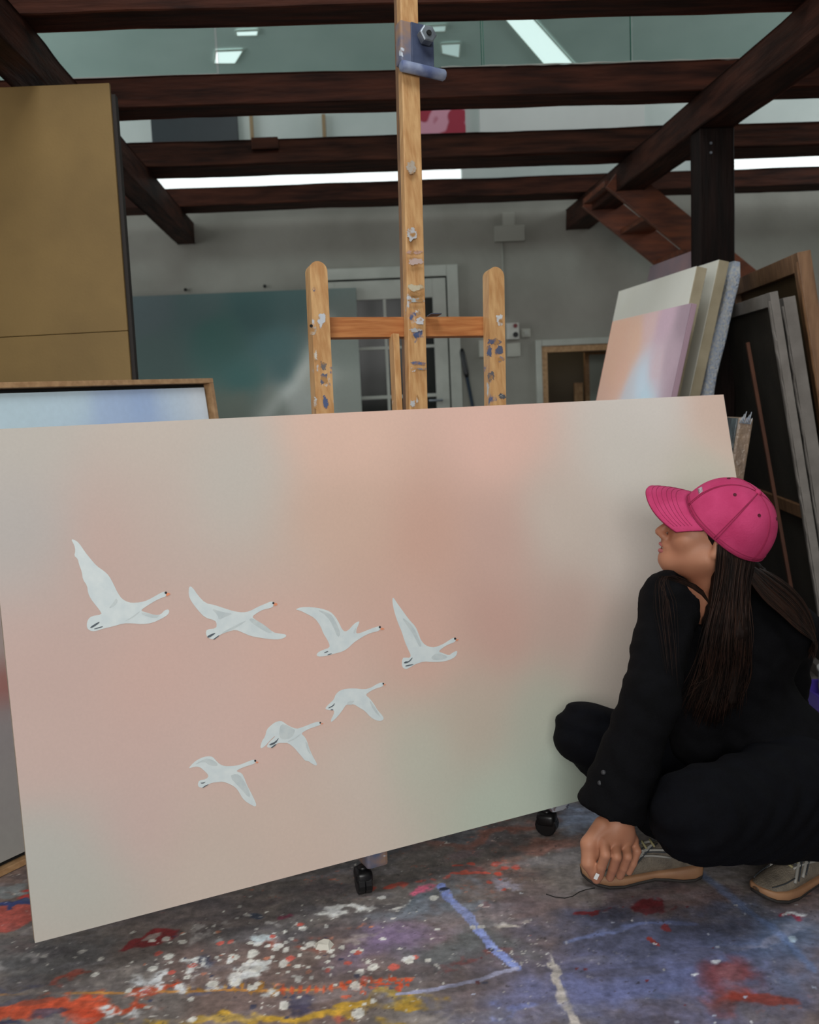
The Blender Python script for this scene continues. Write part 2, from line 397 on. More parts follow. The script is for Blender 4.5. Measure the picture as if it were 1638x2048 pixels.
    c = mixc(blob(800, 2046, .1, .03, .1, .08, .7, .44), (176, 142, 58))
    c = mixc(seg([(-20, 1988), (150, 1986), (340, 1984), (640, 1978)], .005, .008, .5)*sm(n2, .3, .5), (186, 128, 62))
    c = mixc(seg([(640, 1978), (760, 1962), (830, 1956)], .004, .008, .5)*.8, (196, 120, 90))
    for k in range(22):                                   # drips across the thin line
        x0 = 380+k*20; c = mixc(blob(x0, 1982-k*.9+RNG.uniform(-4, 4), .006, .02, RNG.uniform(-.3, .3), .03, .5), (160, 112, 46) if x0 < 560 else (190, 84, 50))
    for k in range(40):
        c = mixc(blob(RNG.uniform(690, 830), RNG.uniform(1955, 1990), RNG.uniform(.003, .008), RNG.uniform(.004, .008), 0, .02, .3), (206, 78, 44))
    c = mixc(blob(585, 1995, .1, .035, .0, .08, .4)*sm(n3, .35, .5), (62, 58, 78))
    c = mixc(blob(395, 1935, .06, .03, .3, .08, .4)*sm(n3, .35, .5), (60, 62, 82))
    c = mixc(blob(380, 1945, .07, .045, .2, .1, .35, .46), (198, 198, 194))
    c = mixc(blob(330, 1995, .1, .05, .2, .12, .5, .5), (196, 198, 200))
    c = mixc(blob(520, 1950, .08, .03, .2, .1, .4, .46), (196, 198, 196))
    c = mixc(blob(490, 1870, .1, .035, .2, .1, .5, .52), (176, 186, 190))
    c = mixc(blob(740, 1800, .17, .02, .15, .08, .5, .44), (204, 202, 196))
    c = mixc(blob(660, 1806, .09, .015, .15, .08, .5, .46), (196, 194, 190))
    c = mixc(blob(835, 1778, .05, .02, .2, .06, .5, .45), (206, 98, 124))
    c = mixc(blob(300, 1872, .065, .022, .5, .05, .3), (128, 40, 42)); c = mixc(blob(305, 1871, .02, .008, .5, .03, .4), (142, 126, 120))
    c = mixc(blob(160, 1945, .06, .035, .2, .1, .3)*.85, (176, 82, 66))
    c = mixc(blob(580, 1825, .03, .012, .2, .05, .4), (128, 66, 84))
    c = mixc(blob(505, 1825, .02, .02, .2, .05, .4), (66, 74, 92))
    c = mixc(blob(20, 1830, .1, .07, .4, .1, .3), (176, 84, 74)); c = mixc(blob(52, 1788, .045, .03, .4, .08, .3), (180, 62, 58))
    c = mixc(blob(12, 1806, .07, .03, .2, .1, .3), (56, 68, 118)); c = mixc(blob(42, 1798, .02, .016, .2, .05, .4), (64, 78, 112))
    c = mixc(blob(0, 1780, .06, .03, .2, .1, .4)*.8, (130, 138, 140))
    c = mixc(blob(700, 1860, .06, .02, .1, .08, .5, .46), (168, 96, 72))
    c = mixc(blob(815, 1995, .05, .015, .1, .05, .5)*.6, (216, 178, 60))
    # taped-off corner
    c = mixc(seg([(880, 1770), (940, 1840), (985, 1900), (1032, 1936)], .0125, .012, .3), (132, 146, 206))
    c = mixc(seg([(1032, 1936), (960, 1958), (880, 1976), (800, 1990)], .0075, .01, .4), (164, 166, 196))
    c = mixc(blob(886, 1776, .012, .01, 0, .02, .3), (40, 44, 60))
    c = mixc(blob(850, 1790, .06, .028, .5, .05, .5)*.7, (84, 92, 100))
    c = mixc(seg([(1085, 1895), (1100, 1935), (1118, 1985), (1150, 2060)], .013, .025, .4)*sm(n3, .3, .5), (186, 178, 172))
    c = mixc(seg([(1395, 1745), (1450, 1790), (1530, 1850), (1638, 1940)], .02, .02, .8)*.6, (100, 122, 168))
    c = mixc(seg([(1130, 1880), (1280, 1850), (1390, 1845)], .012, .02, .8)*.6, (116, 132, 186))
    # dull red disc
    c = mixc(blob(1455, 1958, .095, .085, .2, .03, .6)*.8*sm(n3, .2, .55), (122, 58, 58)); c = mixc(blob(1475, 2000, .09, .045, .1, .07, .85)*.8, (140, 58, 46))
    c = mixc(seg([(1480, 1998), (1575, 1995)], .02, .03, .5)*.8, (136, 54, 44)); c = mixc(blob(1450, 1962, .045, .035, .2, .05, .6)*.5, (134, 92, 98))
    c = mixc(blob(1425, 1932, .014, .008, .2, .03, .4), (204, 206, 214)); c = mixc(blob(1380, 1952, .009, .006, .2, .02, .4), (200, 204, 214))
    c = mixc(blob(1200, 1840, .05, .02, .1, .08, .4, .45), (106, 34, 42)); c = mixc(blob(1310, 1815, .06, .02, .1, .08, .4, .45), (100, 34, 42))
    c = mixc(blob(1305, 1882, .01, .012, 0, .03, .3), (140, 54, 50)); c = mixc(blob(1340, 1856, .008, .014, 0, .03, .3), (120, 52, 58))
    c = mixc(blob(1020, 1856, .05, .012, .0, .05, .5, .4), (176, 168, 160))
    c = mixc(blob(1590, 1840, .05, .03, .2, .1, .4, .48), (150, 44, 66)); c = mixc(blob(1600, 1832, .04, .012, .2, .07, .4, .45), (196, 200, 206))
    c = mixc(blob(1596, 1890, .02, .012, .2, .06, .4), (160, 178, 196))
    c = mixc(blob(1075, 1815, .02, .02, 0, .06, .4)*0+blob(1060, 1845, .02, .008, .2, .05, .5)*.6, (170, 160, 150))
    # coral splashes below the canvas
    c = mixc(blob(996, 1747, .014, .012, 0, .01, .3), (214, 86, 68)); c = mixc(seg([(895, 1750), (975, 1746)], .007, .02, .4), (208, 84, 66))
    c = mixc(blob(920, 1749, .02, .012, .1, .03, .4), (212, 84, 60))
    for x0, y0, r0 in [(830, 1762, .008), (850, 1760, .008), (880, 1756, .01), (800, 1768, .012), (780, 1772, .012), (1000, 1757, .006), (970, 1765, .008), (1008, 1772, .008), (745, 1775, .012), (940, 1730, .01), (1010, 1735, .01), (1035, 1732, .012), (910, 1735, .01), (990, 1728, .012)]:
        c = mixc(blob(x0, y0, r0*1.4, r0, .2, .03, .4), (190, 84, 70))
    # droplets
    for k in range(230):
        if k < 150: x0, y0 = RNG.normal(560, 130), RNG.normal(1925, 45)
        elif k < 190: x0, y0 = RNG.uniform(0, 1000), RNG.uniform(1780, 2040)
        else: x0, y0 = RNG.uniform(900, 1638), RNG.uniform(1760, 2048)
        if not (-20 < x0 < 1660 and 1700 < y0 < 2060): continue
        col = (206, 204, 196) if k % 4 != 1 else [(198, 92, 80), (60, 62, 84), (184, 120, 96)][k % 3]
        if k >= 190: col = [(170, 176, 196), (110, 44, 52), (196, 196, 200)][k % 3]
        r0 = (RNG.uniform(.003, .008) if k % 3 else RNG.uniform(.008, .0135)) if k < 190 else RNG.uniform(.002, .005)
        cp = fp(x0, y0); d = np.hypot((q[:, 0]-cp[0]+warpf[:, 0]*.012), (q[:, 1]-cp[1]+warpf[:, 1]*.012)*RNG.uniform(.7, 1.2))
        c = mixc((1-sm(d, r0*.8, r0))*.95, col)
    n6 = noise3(q+29, 6, 2, 120.0); n7 = noise3(q+39, 7, 4, 12.0); n8 = noise3(q*np.array([3.0, 9.0])+5, 8, 4, 2.0)
    left = 1-sm(X, .15, .55)
    c = mixc(sm(n6, .80, .84)*sm(n7, .4, .6)*(.25+.6*left), (200, 196, 188)); c = mixc((1-sm(n6, .15, .19))*sm(n7, .35, .6)*.55, (52, 46, 50))
    c = mixc(sm(n6*.6+n3*.4, .70, .74)*sm(noise3(q+83, 9, 3, 2.2), .5, .62)*.6, (176, 92, 72))
    c = mixc(sm(n8, .6, .72)*.28, (148, 146, 156)); c = mixc((1-sm(n8, .3, .4))*.3, (66, 62, 68))
    g_ = c.mean(1, keepdims=True); c = g_+(c-g_)*.96
    c = c*(1+(n5-.5)[:, None]*.42)*(1+(n2-.5)[:, None]*.26)
    return np.clip(lin(np.clip(c, 0, 255))*1.22, 0, .85)
xs = np.concatenate([np.linspace(XL, -1.15, 24)[:-1], np.arange(-1.15, 1.8, .0042), np.linspace(1.8, XR, 20)])
ys = np.concatenate([np.linspace(YR, 1.6, 40)[:-1], np.arange(1.6, 3.1, .0042), np.arange(3.1, 3.8, .012), np.linspace(3.8, YB+1.2, 40)])
gx, gy = np.meshgrid(xs, ys, indexing='ij'); FP_ = np.stack([gx.ravel(), gy.ravel(), np.zeros(gx.size)], 1)
nx_, ny_ = len(xs), len(ys); ii, jj = np.meshgrid(np.arange(nx_-1), np.arange(ny_-1), indexing='ij')
f0 = (ii*ny_+jj).ravel(); ff = np.stack([f0, f0+ny_, f0+ny_+1, f0+1], 1)
M['floor'] = vcol_mat('paint_spattered_floor', .5, .35, .22, 90, .35)
floor = obj('floor', FP_, ff, 'floor', colors=paint_floor(FP_), origin=(0, 0, 0))
tag(floor, 'studio floor covered in layers of spattered and brushed paint', kind='structure')

# ---- walls
def rect_wall(name, boxes, material, label):
    mb = MB()
    for a, b in boxes: mb.aabb(a, b)
    return tag(mb.build(name, material), label, kind='structure')
o1 = atY(1082, 693, YB); o2 = atY(1300, 693, YB)             # low opening at the right
OX0, OX1, OZ = o1[0], o1[0]+.62, o1[2]
WZ0, WZ1 = 2.665, 2.80                                       # high strip windows
wx = [atY(300, 360, YB)[0], atY(925, 350, YB)[0], atY(1466, 330, YB)[0], 3.9]
T = .2
rect_wall('wall_back', [((XL, YB, 0), (OX0, YB+T, WZ0)), ((OX0, YB, OZ), (OX1, YB+T, WZ0)), ((OX1, YB, 0), (XR, YB+T, WZ0))], 'wall', 'grey plaster back wall behind the easel')
rect_wall('wall_back_upper', [((XL, YB, WZ0), (wx[0], YB+T, WZ1)), ((wx[1], YB, WZ0), (wx[2], YB+T, WZ1)), ((wx[3], YB, WZ0), (XR, YB+T, WZ1)), ((XL, YB, WZ1), (XR, YB+T, 3.75))], 'upper', 'pale upper wall seen between the beams')
rect_wall('wall_left', [((XL-T, YR, 0), (XL, 3.9, 5.3)), ((XL-T, 6.5, 0), (XL, YB+T, 5.3)), ((XL-T, 3.9, 0), (XL, 6.5, 1.2)), ((XL-T, 3.9, 3.95), (XL, 6.5, 5.3))], 'wall', 'grey plaster wall on the left')
rect_wall('wall_right', [((XR, YR, 0), (XR+T, 4.3, 5.3)), ((XR, 6.3, 0), (XR+T, YB+T, 5.3)), ((XR, 4.3, 0), (XR+T, 6.3, 2.8)), ((XR, 4.3, 4.1), (XR+T, 6.3, 5.3))], 'wall', 'grey plaster wall on the right')
rect_wall('wall_rear', [((XL, YR-T, 0), (XR, YR, 1.1)), ((XL, YR-T, 2.9), (XR, YR, 5.3)), ((XL, YR-T, 1.1), (-1.9, YR, 2.9)), ((.9, YR-T, 1.1), (XR, YR, 2.9))], 'wall', 'studio wall behind the viewer with a wide window')
# alcove behind the low opening
M['taupe'] = mat('taupe_back_room', (104, 96, 84), .9, (92, 86, 76), 3)
rect_wall('wall_alcove', [((OX0-.1, YB+1.1, 0), (OX1+.1, YB+1.2, OZ+.2)), ((OX0-.2, YB+T, 0), (OX0-.1, YB+1.2, OZ+.2)), ((OX1+.1, YB+T, 0), (OX1+.2, YB+1.2, OZ+.2)), ((OX0-.2, YB+T, OZ+.2), (OX1+.2, YB+1.2, OZ+.3))], 'taupe', 'taupe wall of the small room beyond the low opening')
lamp = thing('added_fill_lamp', (OX0+.35, YB+.7, OZ+.17), 'added unseen lamp that brightens the room beyond the low opening', 'lamp')  # added glowing disc, out of view, to brighten the alcove
lr = lambda z, r: [(OX0+.35+r*math.cos(a), YB+.7+r*math.sin(a), OZ+z) for a in np.linspace(0, 2*math.pi, 17)[:-1]]
MB().loft([lr(.17, .07), lr(.199, .08)]).build('fill_lamp_disc', emit('warm_fill_glow', (255, 236, 205), 9.0), lamp)
MB().loft([lr(.185, .082), lr(.199, .085)]).build('fill_lamp_rim', 'trim', lamp)
# strip windows
M['sky'] = emit('bright_overcast_pane', (240, 246, 246), .95)
for k, (a, b) in enumerate(((wx[0], wx[1]), (wx[2], wx[3]))):
    wn = MB().aabb((a, YB+.10, WZ0), (b, YB+.13, WZ1)).build('window_%d' % (k+1), 'sky')
    tag(wn, ('long' if k == 0 else 'short')+' bright strip window high under the roof', kind='structure')
    fr = MB(); fr.aabb((a, YB+.07, WZ0), (b, YB+.1, WZ0+.012)); fr.aabb((a, YB+.07, WZ1-.012), (b, YB+.1, WZ1)); fr.build('window_frame', 'trim', wn)
# roof slope with roof windows
RY0, RZ0, RY1, RZ1 = YB, 3.35, 2.6, 5.2
rn = nrm(V(0, RZ1-RZ0, RY0-RY1)); rs_ = nrm(V(0, RY1-RY0, RZ1-RZ0)); Lr = math.hypot(RY1-RY0, RZ1-RZ0)
r0 = V(0, RY0, RZ0)
def roofpt(x, y): return atP(x, y, r0, rn)
mb = MB(); mb.box(V(.7, (RY0+RY1)/2, (RZ0+RZ1)/2)+rn*.06, (4.2, 0, 0), rs_*(Lr/2+.1), rn*.055)
mb.aabb((XL, YR, 5.2), (XR, 2.62, 5.3))
tag(mb.build('ceiling', 'upper'), 'sloping pale roof above the timber beams', kind='structure')
def roof_window(k, quad, label, mtl):
    ps = [roofpt(*p)-rn*.012 for p in quad]; ps2 = [p+rn*.01 for p in ps]
    wn = obj('window_%d' % k, ps+ps2, [(0, 1, 2, 3), (7, 6, 5, 4), (0, 4, 5, 1), (1, 5, 6, 2), (2, 6, 7, 3), (3, 7, 4, 0)], mtl)
    tag(wn, label, kind='structure')
    fr = MB(); pc = np.mean(ps, 0)
    for a, b in zip(ps, ps[1:]+ps[:1]): fr.tube([a+rn*.004, b+rn*.004], .007, 4)
    fr.build('window_frame', 'trim', wn)
M['skydim'] = emit('overcast_pane_dim', (205, 216, 216), .55)
roof_window(3, [(1005, 30), (1062, 30), (1160, 140), (1100, 140)], 'slanting bright roof window right of the easel mast', 'sky')
roof_window(4, [(432, 100), (486, 98), (470, 124), (428, 124)], 'small bright roof window left of the easel mast', 'sky')
roof_window(5, [(472, 60), (516, 58), (514, 68), (474, 69)], 'thin bright roof window just under the nearest beam', 'sky')
roof_window(6, [(848, 50), (892, 48), (890, 60), (850, 61)], 'thin dim roof window beside the easel clamp', 'skydim')
roof_window(7, [(882, 86), (920, 84), (918, 112), (884, 104)], 'small dim roof window right of the easel clamp', 'skydim')
# rear window and roof light that let the daylight in
wn = MB().aabb((-1.9, YR-.12, 1.1), (.9, YR-.1, 2.9)).build('window_8', 'sky'); tag(wn, 'wide studio window behind the viewer', kind='structure')
fr = MB()
for x in (-1.9, -.97, -.03, .85): fr.aabb((x, YR-.1, 1.1), (x+.05, YR-.04, 2.9))
for z in (1.1, 2.0, 2.85): fr.aabb((-1.9, YR-.1, z), (.9, YR-.04, z+.05))
fr.build('window_frame', 'trim', wn)
wn = MB().aabb((-1.1, .3, 5.17), (.9, 1.7, 5.195)).build('window_9', 'sky'); tag(wn, 'roof light over the foreground', kind='structure')
wn = MB().aabb((XL-.12, 3.9, 1.2), (XL-.1, 6.5, 3.95)).build('window_10', 'sky'); tag(wn, 'tall studio window in the left wall', kind='structure')
wr_ = MB().aabb((XR+.1, 4.3, 2.8), (XR+.12, 6.3, 4.1)).build('window_11', 'sky'); tag(wr_, 'added unseen window that brightens the upper right side', kind='structure')  # added glowing pane, out of view, paired with the right fill light
MB().aabb((XR+.04, 5.27, 2.8), (XR+.1, 5.33, 4.1)).build('window_frame', 'trim', wr_)
fr = MB()
for y in (3.9, 4.75, 5.6, 6.45): fr.aabb((XL-.1, y, 1.2), (XL-.04, y+.05, 3.95))
for z in (1.2, 2.5, 3.9): fr.aabb((XL-.1, 3.9, z), (XL-.04, 6.5, z+.05))
fr.build('window_frame', 'trim', wn)

# ---- timber frame
zt, zb = 2.43, 2.285
bl = rough_beam('trim_1', (-1.0, .6, (zt+zb)/2), (-1.14, YB, (zt+zb)/2), (1, 0, 0), (0, 0, 1), .125, zt-zb, 'beam_y', seg=70, amp=.004, seed=5)
tag(bl, 'dark timber beam running back on the left', kind='structure')
br = rough_beam('trim_2', (1.637, .6, (zt+zb)/2), (1.62, YB, (zt+zb)/2), (1, 0, 0), (0, 0, 1), .165, zt-zb, 'beam_y', seg=70, amp=.005, seed=9)
tag(br, 'dark timber beam running back on the right over the post', kind='structure')
cross = [(3.36, 3.53, .14, 'nearest dark cross beam at the top of the picture', 0), (4.41, 4.60, .126, 'dark cross beam resting over the wooden post', .0), (5.50, 5.80, .128, 'third dark cross beam with an uneven lower edge', .0), (6.60, 6.85, .115, 'farthest dark cross beam in front of the back wall', 0)]
for k, (y0, y1, h_, lb, dz) in enumerate(cross):
    b = rough_beam('trim_%d' % (k+3), (XL+.01, (y0+y1)/2, zt+h_/2+.003), (XR-.01, (y0+y1)/2, zt+h_/2+.003), (0, 1, 0), (0, 0, 1), y1-y0, h_, 'beam', seg=90, amp=.005, seed=20+k*3)
    tag(b, lb, kind='structure')
    if k == 2:
        p = atY(530, 283, 5.49); MB().aabb((p[0]-.07, 5.46, 2.50), (p[0]+.07, 5.5, 2.56), .005).build('joint_block', 'beam', b)
        sd = rough_beam('split_ledge', (XL+.02, 5.49, 2.452), (XR-.02, 5.49, 2.462), (0, 1, 0), (0, 0, 1), .03, .05, 'beam', b, seg=80, amp=.006, seed=77)
post = rough_beam('trim_7', (1.628, 4.515, 0), (1.628, 4.515, zb-.001), (1, 0, 0), (0, 1, 0), .155, .13, 'post', seg=30, amp=.003, seed=31)
tag(post, 'dark square timber post under the right beam', kind='structure')
mb = MB()
for z_ in (2.18, 2.22): mb.cyl((1.60, 4.446, z_), (1.60, 4.452, z_), .006, 8)
mb.build('nail_heads', 'steel', post)
# glass panels standing on the second cross beam
M['glass'] = glass_mat('greenish_glass', (.86, .95, .93))
M['glassedge'] = mat('green_glass_edge', (58, 128, 108), .15)
gz = 2.43+.126+.006; gy_ = 4.5
gxs = [-2.0, atY(435, 120, gy_)[0], atY(966, 120, gy_)[0], atY(1264, 110, gy_)[0], 2.7]
glb = ['leftmost clear glass panel standing on the cross beam', 'glass panel behind the easel clamp on the cross beam', 'glass panel in front of the slanting roof window', 'rightmost glass panel beside the right beam']
for k in range(4):
    a, b = gxs[k]+(.004 if k else 0), gxs[k+1]-.004
    g = thing('glass_panel', ((a+b)/2, gy_, gz), glb[k], 'glass panel', 'glass balustrade panels')
    MB().aabb((a, gy_-.005, gz), (b-.003, gy_+.005, gz+.95)).build('pane', 'glass', g)
    if k: MB().aabb((b-.003, gy_-.005, gz), (b, gy_+.005, gz+.95)).build('polished_edge', 'glassedge', g)
    if k == 2: MB().aabb((a-.003, gy_-.005, gz), (a, gy_+.005, gz+.95)).build('polished_edge', 'glassedge', g)
mb = MB().aabb((-1.2, gy_-.02-.03, gz-.004), (gxs[1], gy_-.012, gz+.012)); 
tag(mb.build('glazing_rail', mat('pale_rail', (190, 190, 184), .5)), 'pale rail under the leftmost glass panel', 'rail')
xa_, xb_ = atY(882, 140, 4.42)[0], atY(1480, 118, 4.42)[0]
tag(MB().tube([(xa_+(xb_-xa_)*k/24, 4.416+.002*math.sin(k*1.3), 2.5605+.0015*math.sin(k*2.1)) for k in range(25)], [.0035+.0015*math.sin(k*1.7) for k in range(25)], 6).build('pale_beam_strip', 'trim'), 'thin pale strip along the cross beam right of the easel mast', 'sealant')  # pale strip laid along the top edge of the cross beam
# upper-wall pictures
def hung(name, quad, material, label, cat='picture', proud=.03, extra=None):
    ps = [atY(x, y, YB-proud) for x, y in quad]; x0 = min(p[0] for p in ps); x1 = max(p[0] for p in ps); z0 = min(p[2] for p in ps); z1 = max(p[2] for p in ps)
    t = thing(name, ((x0+x1)/2, YB, z0), label, cat)
    MB().aabb((x0, YB-proud, z0), (x1, YB-.001, z1), .003).build('panel', material, t)
    return t, x0, x1, z0, z1
M['pinkart'] = mat('pink_red_abstract', (214, 150, 170), .6, (160, 34, 60), 7, lo=.47, hi=.52, detail=1)
hung('wall_picture', [(838, 215), (932, 275)], 'pinkart', 'small pink and red abstract picture high on the upper wall')
hung('white_panel', [(958, 205), (1290, 262)], mat('white_panel', (214, 216, 214), .7, (206, 208, 206), 3), 'large plain white panel high on the upper wall', 'panel')
hung('dark_picture', [(300, 225), (478, 292)], mat('blue_black_panel', (36, 46, 52), .4, (28, 36, 42), 3), 'dark blue-black picture high on the upper wall at left')
M['batten'] = mat('pale_pine_batten', (150, 126, 92), .6, (138, 114, 82), 8)
for k, x in enumerate((503, 648)):
    hung('wall_batten', [(x-5, 228), (x+5, 285)], 'batten', ('pale pine batten beside the dark picture' if k == 0 else 'pale pine batten left of the easel mast')+' on the upper wall', 'batten', .04)

# ---- stair behind the post
YS0, YS1 = 5.85, 6.45
s0 = atY(1225, 312, YS0); s1 = atY(1505, 540, YS0); du = nrm((s1-s0)*V(1, 0, 1)); top = V(s0[0], 0, s0[2])+V(.02, 0, 0)
Ls = (top[2]-.02)/(-du[2])*1.0; up_ = V(-du[2], 0, du[0])
st = thing('wooden_stair', (top[0]+du[0]*Ls, (YS0+YS1)/2, 0), 'steep reddish brown open-riser stair behind the dark post', 'stair')
for y in (YS0, YS1):
    c = top+du*Ls/2+V(0, y, 0)-up_*.09
    MB().box(c, du*(Ls/2-.06), V(0, .02, 0), up_*.085, .004).build('stringer', 'stair', st)
for k in range(12):
    c = top+du*(.12+k*(Ls-.2)/12)+V(0, (YS0+YS1)/2, 0)-up_*.09
    MB().box(c, (.10, 0, 0), (0, (YS1-YS0)/2-.022, 0), (0, 0, .016), .003).build('tread', 'stair', st)

# ---- glazed door
def doorpt(x, y): return atY(x, y, YB-.03)
dz1 = doorpt(780, 560)[2]; dx0 = doorpt(648, 600)[0]; dx1 = doorpt(892, 600)[0]; dz1 = float(dz1)
door = MB().aabb((dx0-.02, YB-.012, 0), (dx1+.02, YB-.001, dz1+.02)).build('door_1', 'shadowgap')
tag(door, 'white door with small dark glass panes behind the easel', kind='structure')
cz = doorpt(820, 545)[2]
mb = MB(); mb.aabb((dx0-.1, YB-.05, 0), (dx0-.01, YB-.002, dz1+.09), .004); mb.aabb((dx1+.01, YB-.05, 0), (dx1+.09, YB-.002, dz1+.09), .004); mb.aabb((dx0-.01, YB-.05, dz1+.012), (dx1+.01, YB-.002, dz1+.09), .004)
mb.build('casing', 'trim', door)
cols = [doorpt(673, 650)[0], doorpt(768, 650)[0], doorpt(774, 650)[0], doorpt(867, 650)[0]]
zr = [doorpt(790, 598)[2], doorpt(790, 692)[2], doorpt(790, 698)[2], doorpt(790, 790)[2], doorpt(790, 797)[2], doorpt(790, 890)[2], doorpt(790, 897)[2], doorpt(790, 985)[2]]
yl = YB-.045
MB().aabb((dx0, yl, 0.01), (cols[0], YB-.013, dz1), .003).build('stile', 'trim', door); MB().aabb((cols[3], yl, 0.01), (dx1, YB-.013, dz1), .003).build('stile', 'trim', door)
MB().aabb((cols[0], yl, zr[0]), (cols[3], YB-.013, dz1), .003).build('rail', 'trim', door); MB().aabb((cols[0], yl, .01), (cols[3], YB-.013, zr[7]), .003).build('rail', 'trim', door)
MB().aabb((cols[1], yl+.004, zr[7]), (cols[2], YB-.014, zr[0]), .003).build('muntin', 'trim', door)
for k in (1, 3, 5): MB().aabb((cols[0], yl+.006, zr[k+1]), (cols[3], YB-.014, zr[k]), .003).build('muntin', 'trim', door)
for k in range(4):
    for a, b in ((0, 1), (2, 3)):
        MB().aabb((cols[a], YB-.026, zr[2*k+1]), (cols[b], YB-.022, zr[2*k])).build('pane', 'pane', door)
hp = doorpt(882, 800); mb = MB(); mb.cyl((hp[0], yl, hp[2]), (hp[0], yl-.04, hp[2]), .009); mb.tube([(hp[0], yl-.04, hp[2]), (hp[0]-.09, yl-.04, hp[2])], .008, 8); mb.build('door_handle', 'steel', door, True)
# ---- low opening with pine frame
d2 = MB(); cw = .045
d2.aabb((OX0-cw, YB-.03, 0), (OX0, YB-.002, OZ+cw), .006); d2.aabb((OX0, YB-.03, OZ), (OX1+cw, YB-.002, OZ+cw), .006); d2.aabb((OX1, YB-.03, 0), (OX1+cw, YB-.002, OZ), .006)
d2 = tag(d2.build('door_2', 'trim'), 'low opening with white casing and pine lining', kind='structure')
mb = MB(); mb.aabb((OX0, YB-.02, 0), (OX0+.04, YB+T, OZ)); mb.aabb((OX0+.04, YB-.02, OZ-.045), (OX1, YB+T, OZ)); mb.aabb((OX1-.04, YB-.02, 0), (OX1, YB+T, OZ-.045)); mb.build('pine_lining', 'oak', d2)
q = atY(1168, 705, YB+.6)
mb = MB(); mb.aabb((q[0], YB+.58, 0), (q[0]+.035, YB+.62, q[2])); mb.aabb((q[0]+.035, YB+.58, q[2]-.02), (q[0]+.4, YB+.62, q[2]))
dd = thing('inner_door', (q[0]+.2, YB+.6, 0), 'pale inner door with pine frame beyond the low opening', 'door'); mb.build('frame', 'oak', dd)
MB().aabb((q[0]+.035, YB+.59, 0), (q[0]+.4, YB+.61, q[2]-.02)).build('panel', mat('pale_green_panel', (176, 186, 176), .6), dd)
q = atY(1147, 766, YB+.45); mb = MB(); mb.aabb((q[0], YB+.43, 0), (q[0]+.018, YB+.46, q[2])); mb.aabb((q[0]+.05, YB+.43, 0), (q[0]+.068, YB+.46, q[2])); mb.aabb((q[0]+.018, YB+.43, q[2]-.02), (q[0]+.05, YB+.46, q[2])); mb.aabb((q[0]+.018, YB+.432, .3), (q[0]+.05, YB+.44, q[2]-.02))
tag(mb.build('small_wooden_frame', 'oak'), 'narrow pine frame standing inside the low opening', 'frame')
# ---- wall fittings
def fit(name, x0, y0, x1, y1, dep, material, label, cat):
    a = atY(x0, y1, YB); b = atY(x1, y0, YB); t = thing(name, ((a[0]+b[0])/2, YB-.001, a[2]), label, cat)
    MB().aabb((a[0], YB-dep, a[2]), (b[0], YB-.001, b[2]), .006).build('housing', material, t); return t, a, b
M['box'] = mat('ivory_plastic', (182, 182, 172), .45)
M['wallpaint'] = mat('overpainted_box', (160, 159, 150), .8)
t, a, b = fit('junction_box', 988, 452, 1047, 486, .06, 'wallpaint', 'wall-coloured junction box with a cable duct above it', 'junction box')
MB().aabb(((a[0]+b[0])/2-.045, YB-.035, b[2]), ((a[0]+b[0])/2+.04, YB-.002, 2.42), .004).build('cable_duct', 'wallpaint', t)
MB().tube([((a[0]+b[0])/2-.05, YB-.008, a[2]), ((a[0]+b[0])/2-.05, YB-.008, a[2]-.3), ((a[0]+b[0])/2-.05, YB-.008, 1.70)], .007, 8).build('cable', 'wallpaint', t, True)
t, a, b = fit('control_box', 1012, 646, 1036, 680, .05, mat('white_control', (205, 205, 198), .4), 'white wall control box with a red and a black button', 'control box')
cx_ = a[0]+(b[0]-a[0])*.68
mb = MB(); mb.cyl((cx_, YB-.05, a[2]+.095), (cx_, YB-.062, a[2]+.095), .015); mb.build('red_button', mat('red_button', (120, 40, 46), .4), t)
mb = MB(); mb.cyl((cx_, YB-.05, a[2]+.032), (cx_, YB-.062, a[2]+.032), .019); mb.build('black_button', 'plastic', t)
t, a, b = fit('light_switch', 1043, 657, 1060, 675, .015, 'box', 'small light switch beside the control box', 'switch'); MB().aabb((a[0]+.015, YB-.022, a[2]+.015), (b[0]-.015, YB-.015, b[2]-.015), .002).build('rocker', 'trim', t)
t, a, b = fit('blank_wall_plate', 1014, 685, 1040, 714, .012, 'box', 'blank ivory wall plate under the control box', 'plate'); MB().aabb((a[0]+.02, YB-.015, a[2]+.02), (b[0]-.02, YB-.012, b[2]-.02)).build('cover', 'box', t)
t, a, b = fit('socket_plate', 958, 680, 982, 715, .02, 'box', 'ivory socket plate beside the easel upright', 'socket'); MB().cyl(((a[0]+b[0])/2, YB-.02, a[2]+.06), ((a[0]+b[0])/2, YB-.021, a[2]+.06), .022, 16).build('socket_face', 'trim', t)
for k, (x, y, lb) in enumerate(((372, 580, 'dark screw in the wall above the teal painting, at left'), (530, 573, 'dark screw in the wall above the teal painting, near the easel'))):
    p = atY(x, y, YB); sc_ = thing('wall_screw', p, lb, 'screw'); MB().cyl(p, p+V(0, -.02, 0), .006, 8).build('shank', 'steel', sc_); MB().cyl(p+V(0, -.02, 0), p+V(0, -.026, 0), .012, 8).build('head', 'shadowgap', sc_)
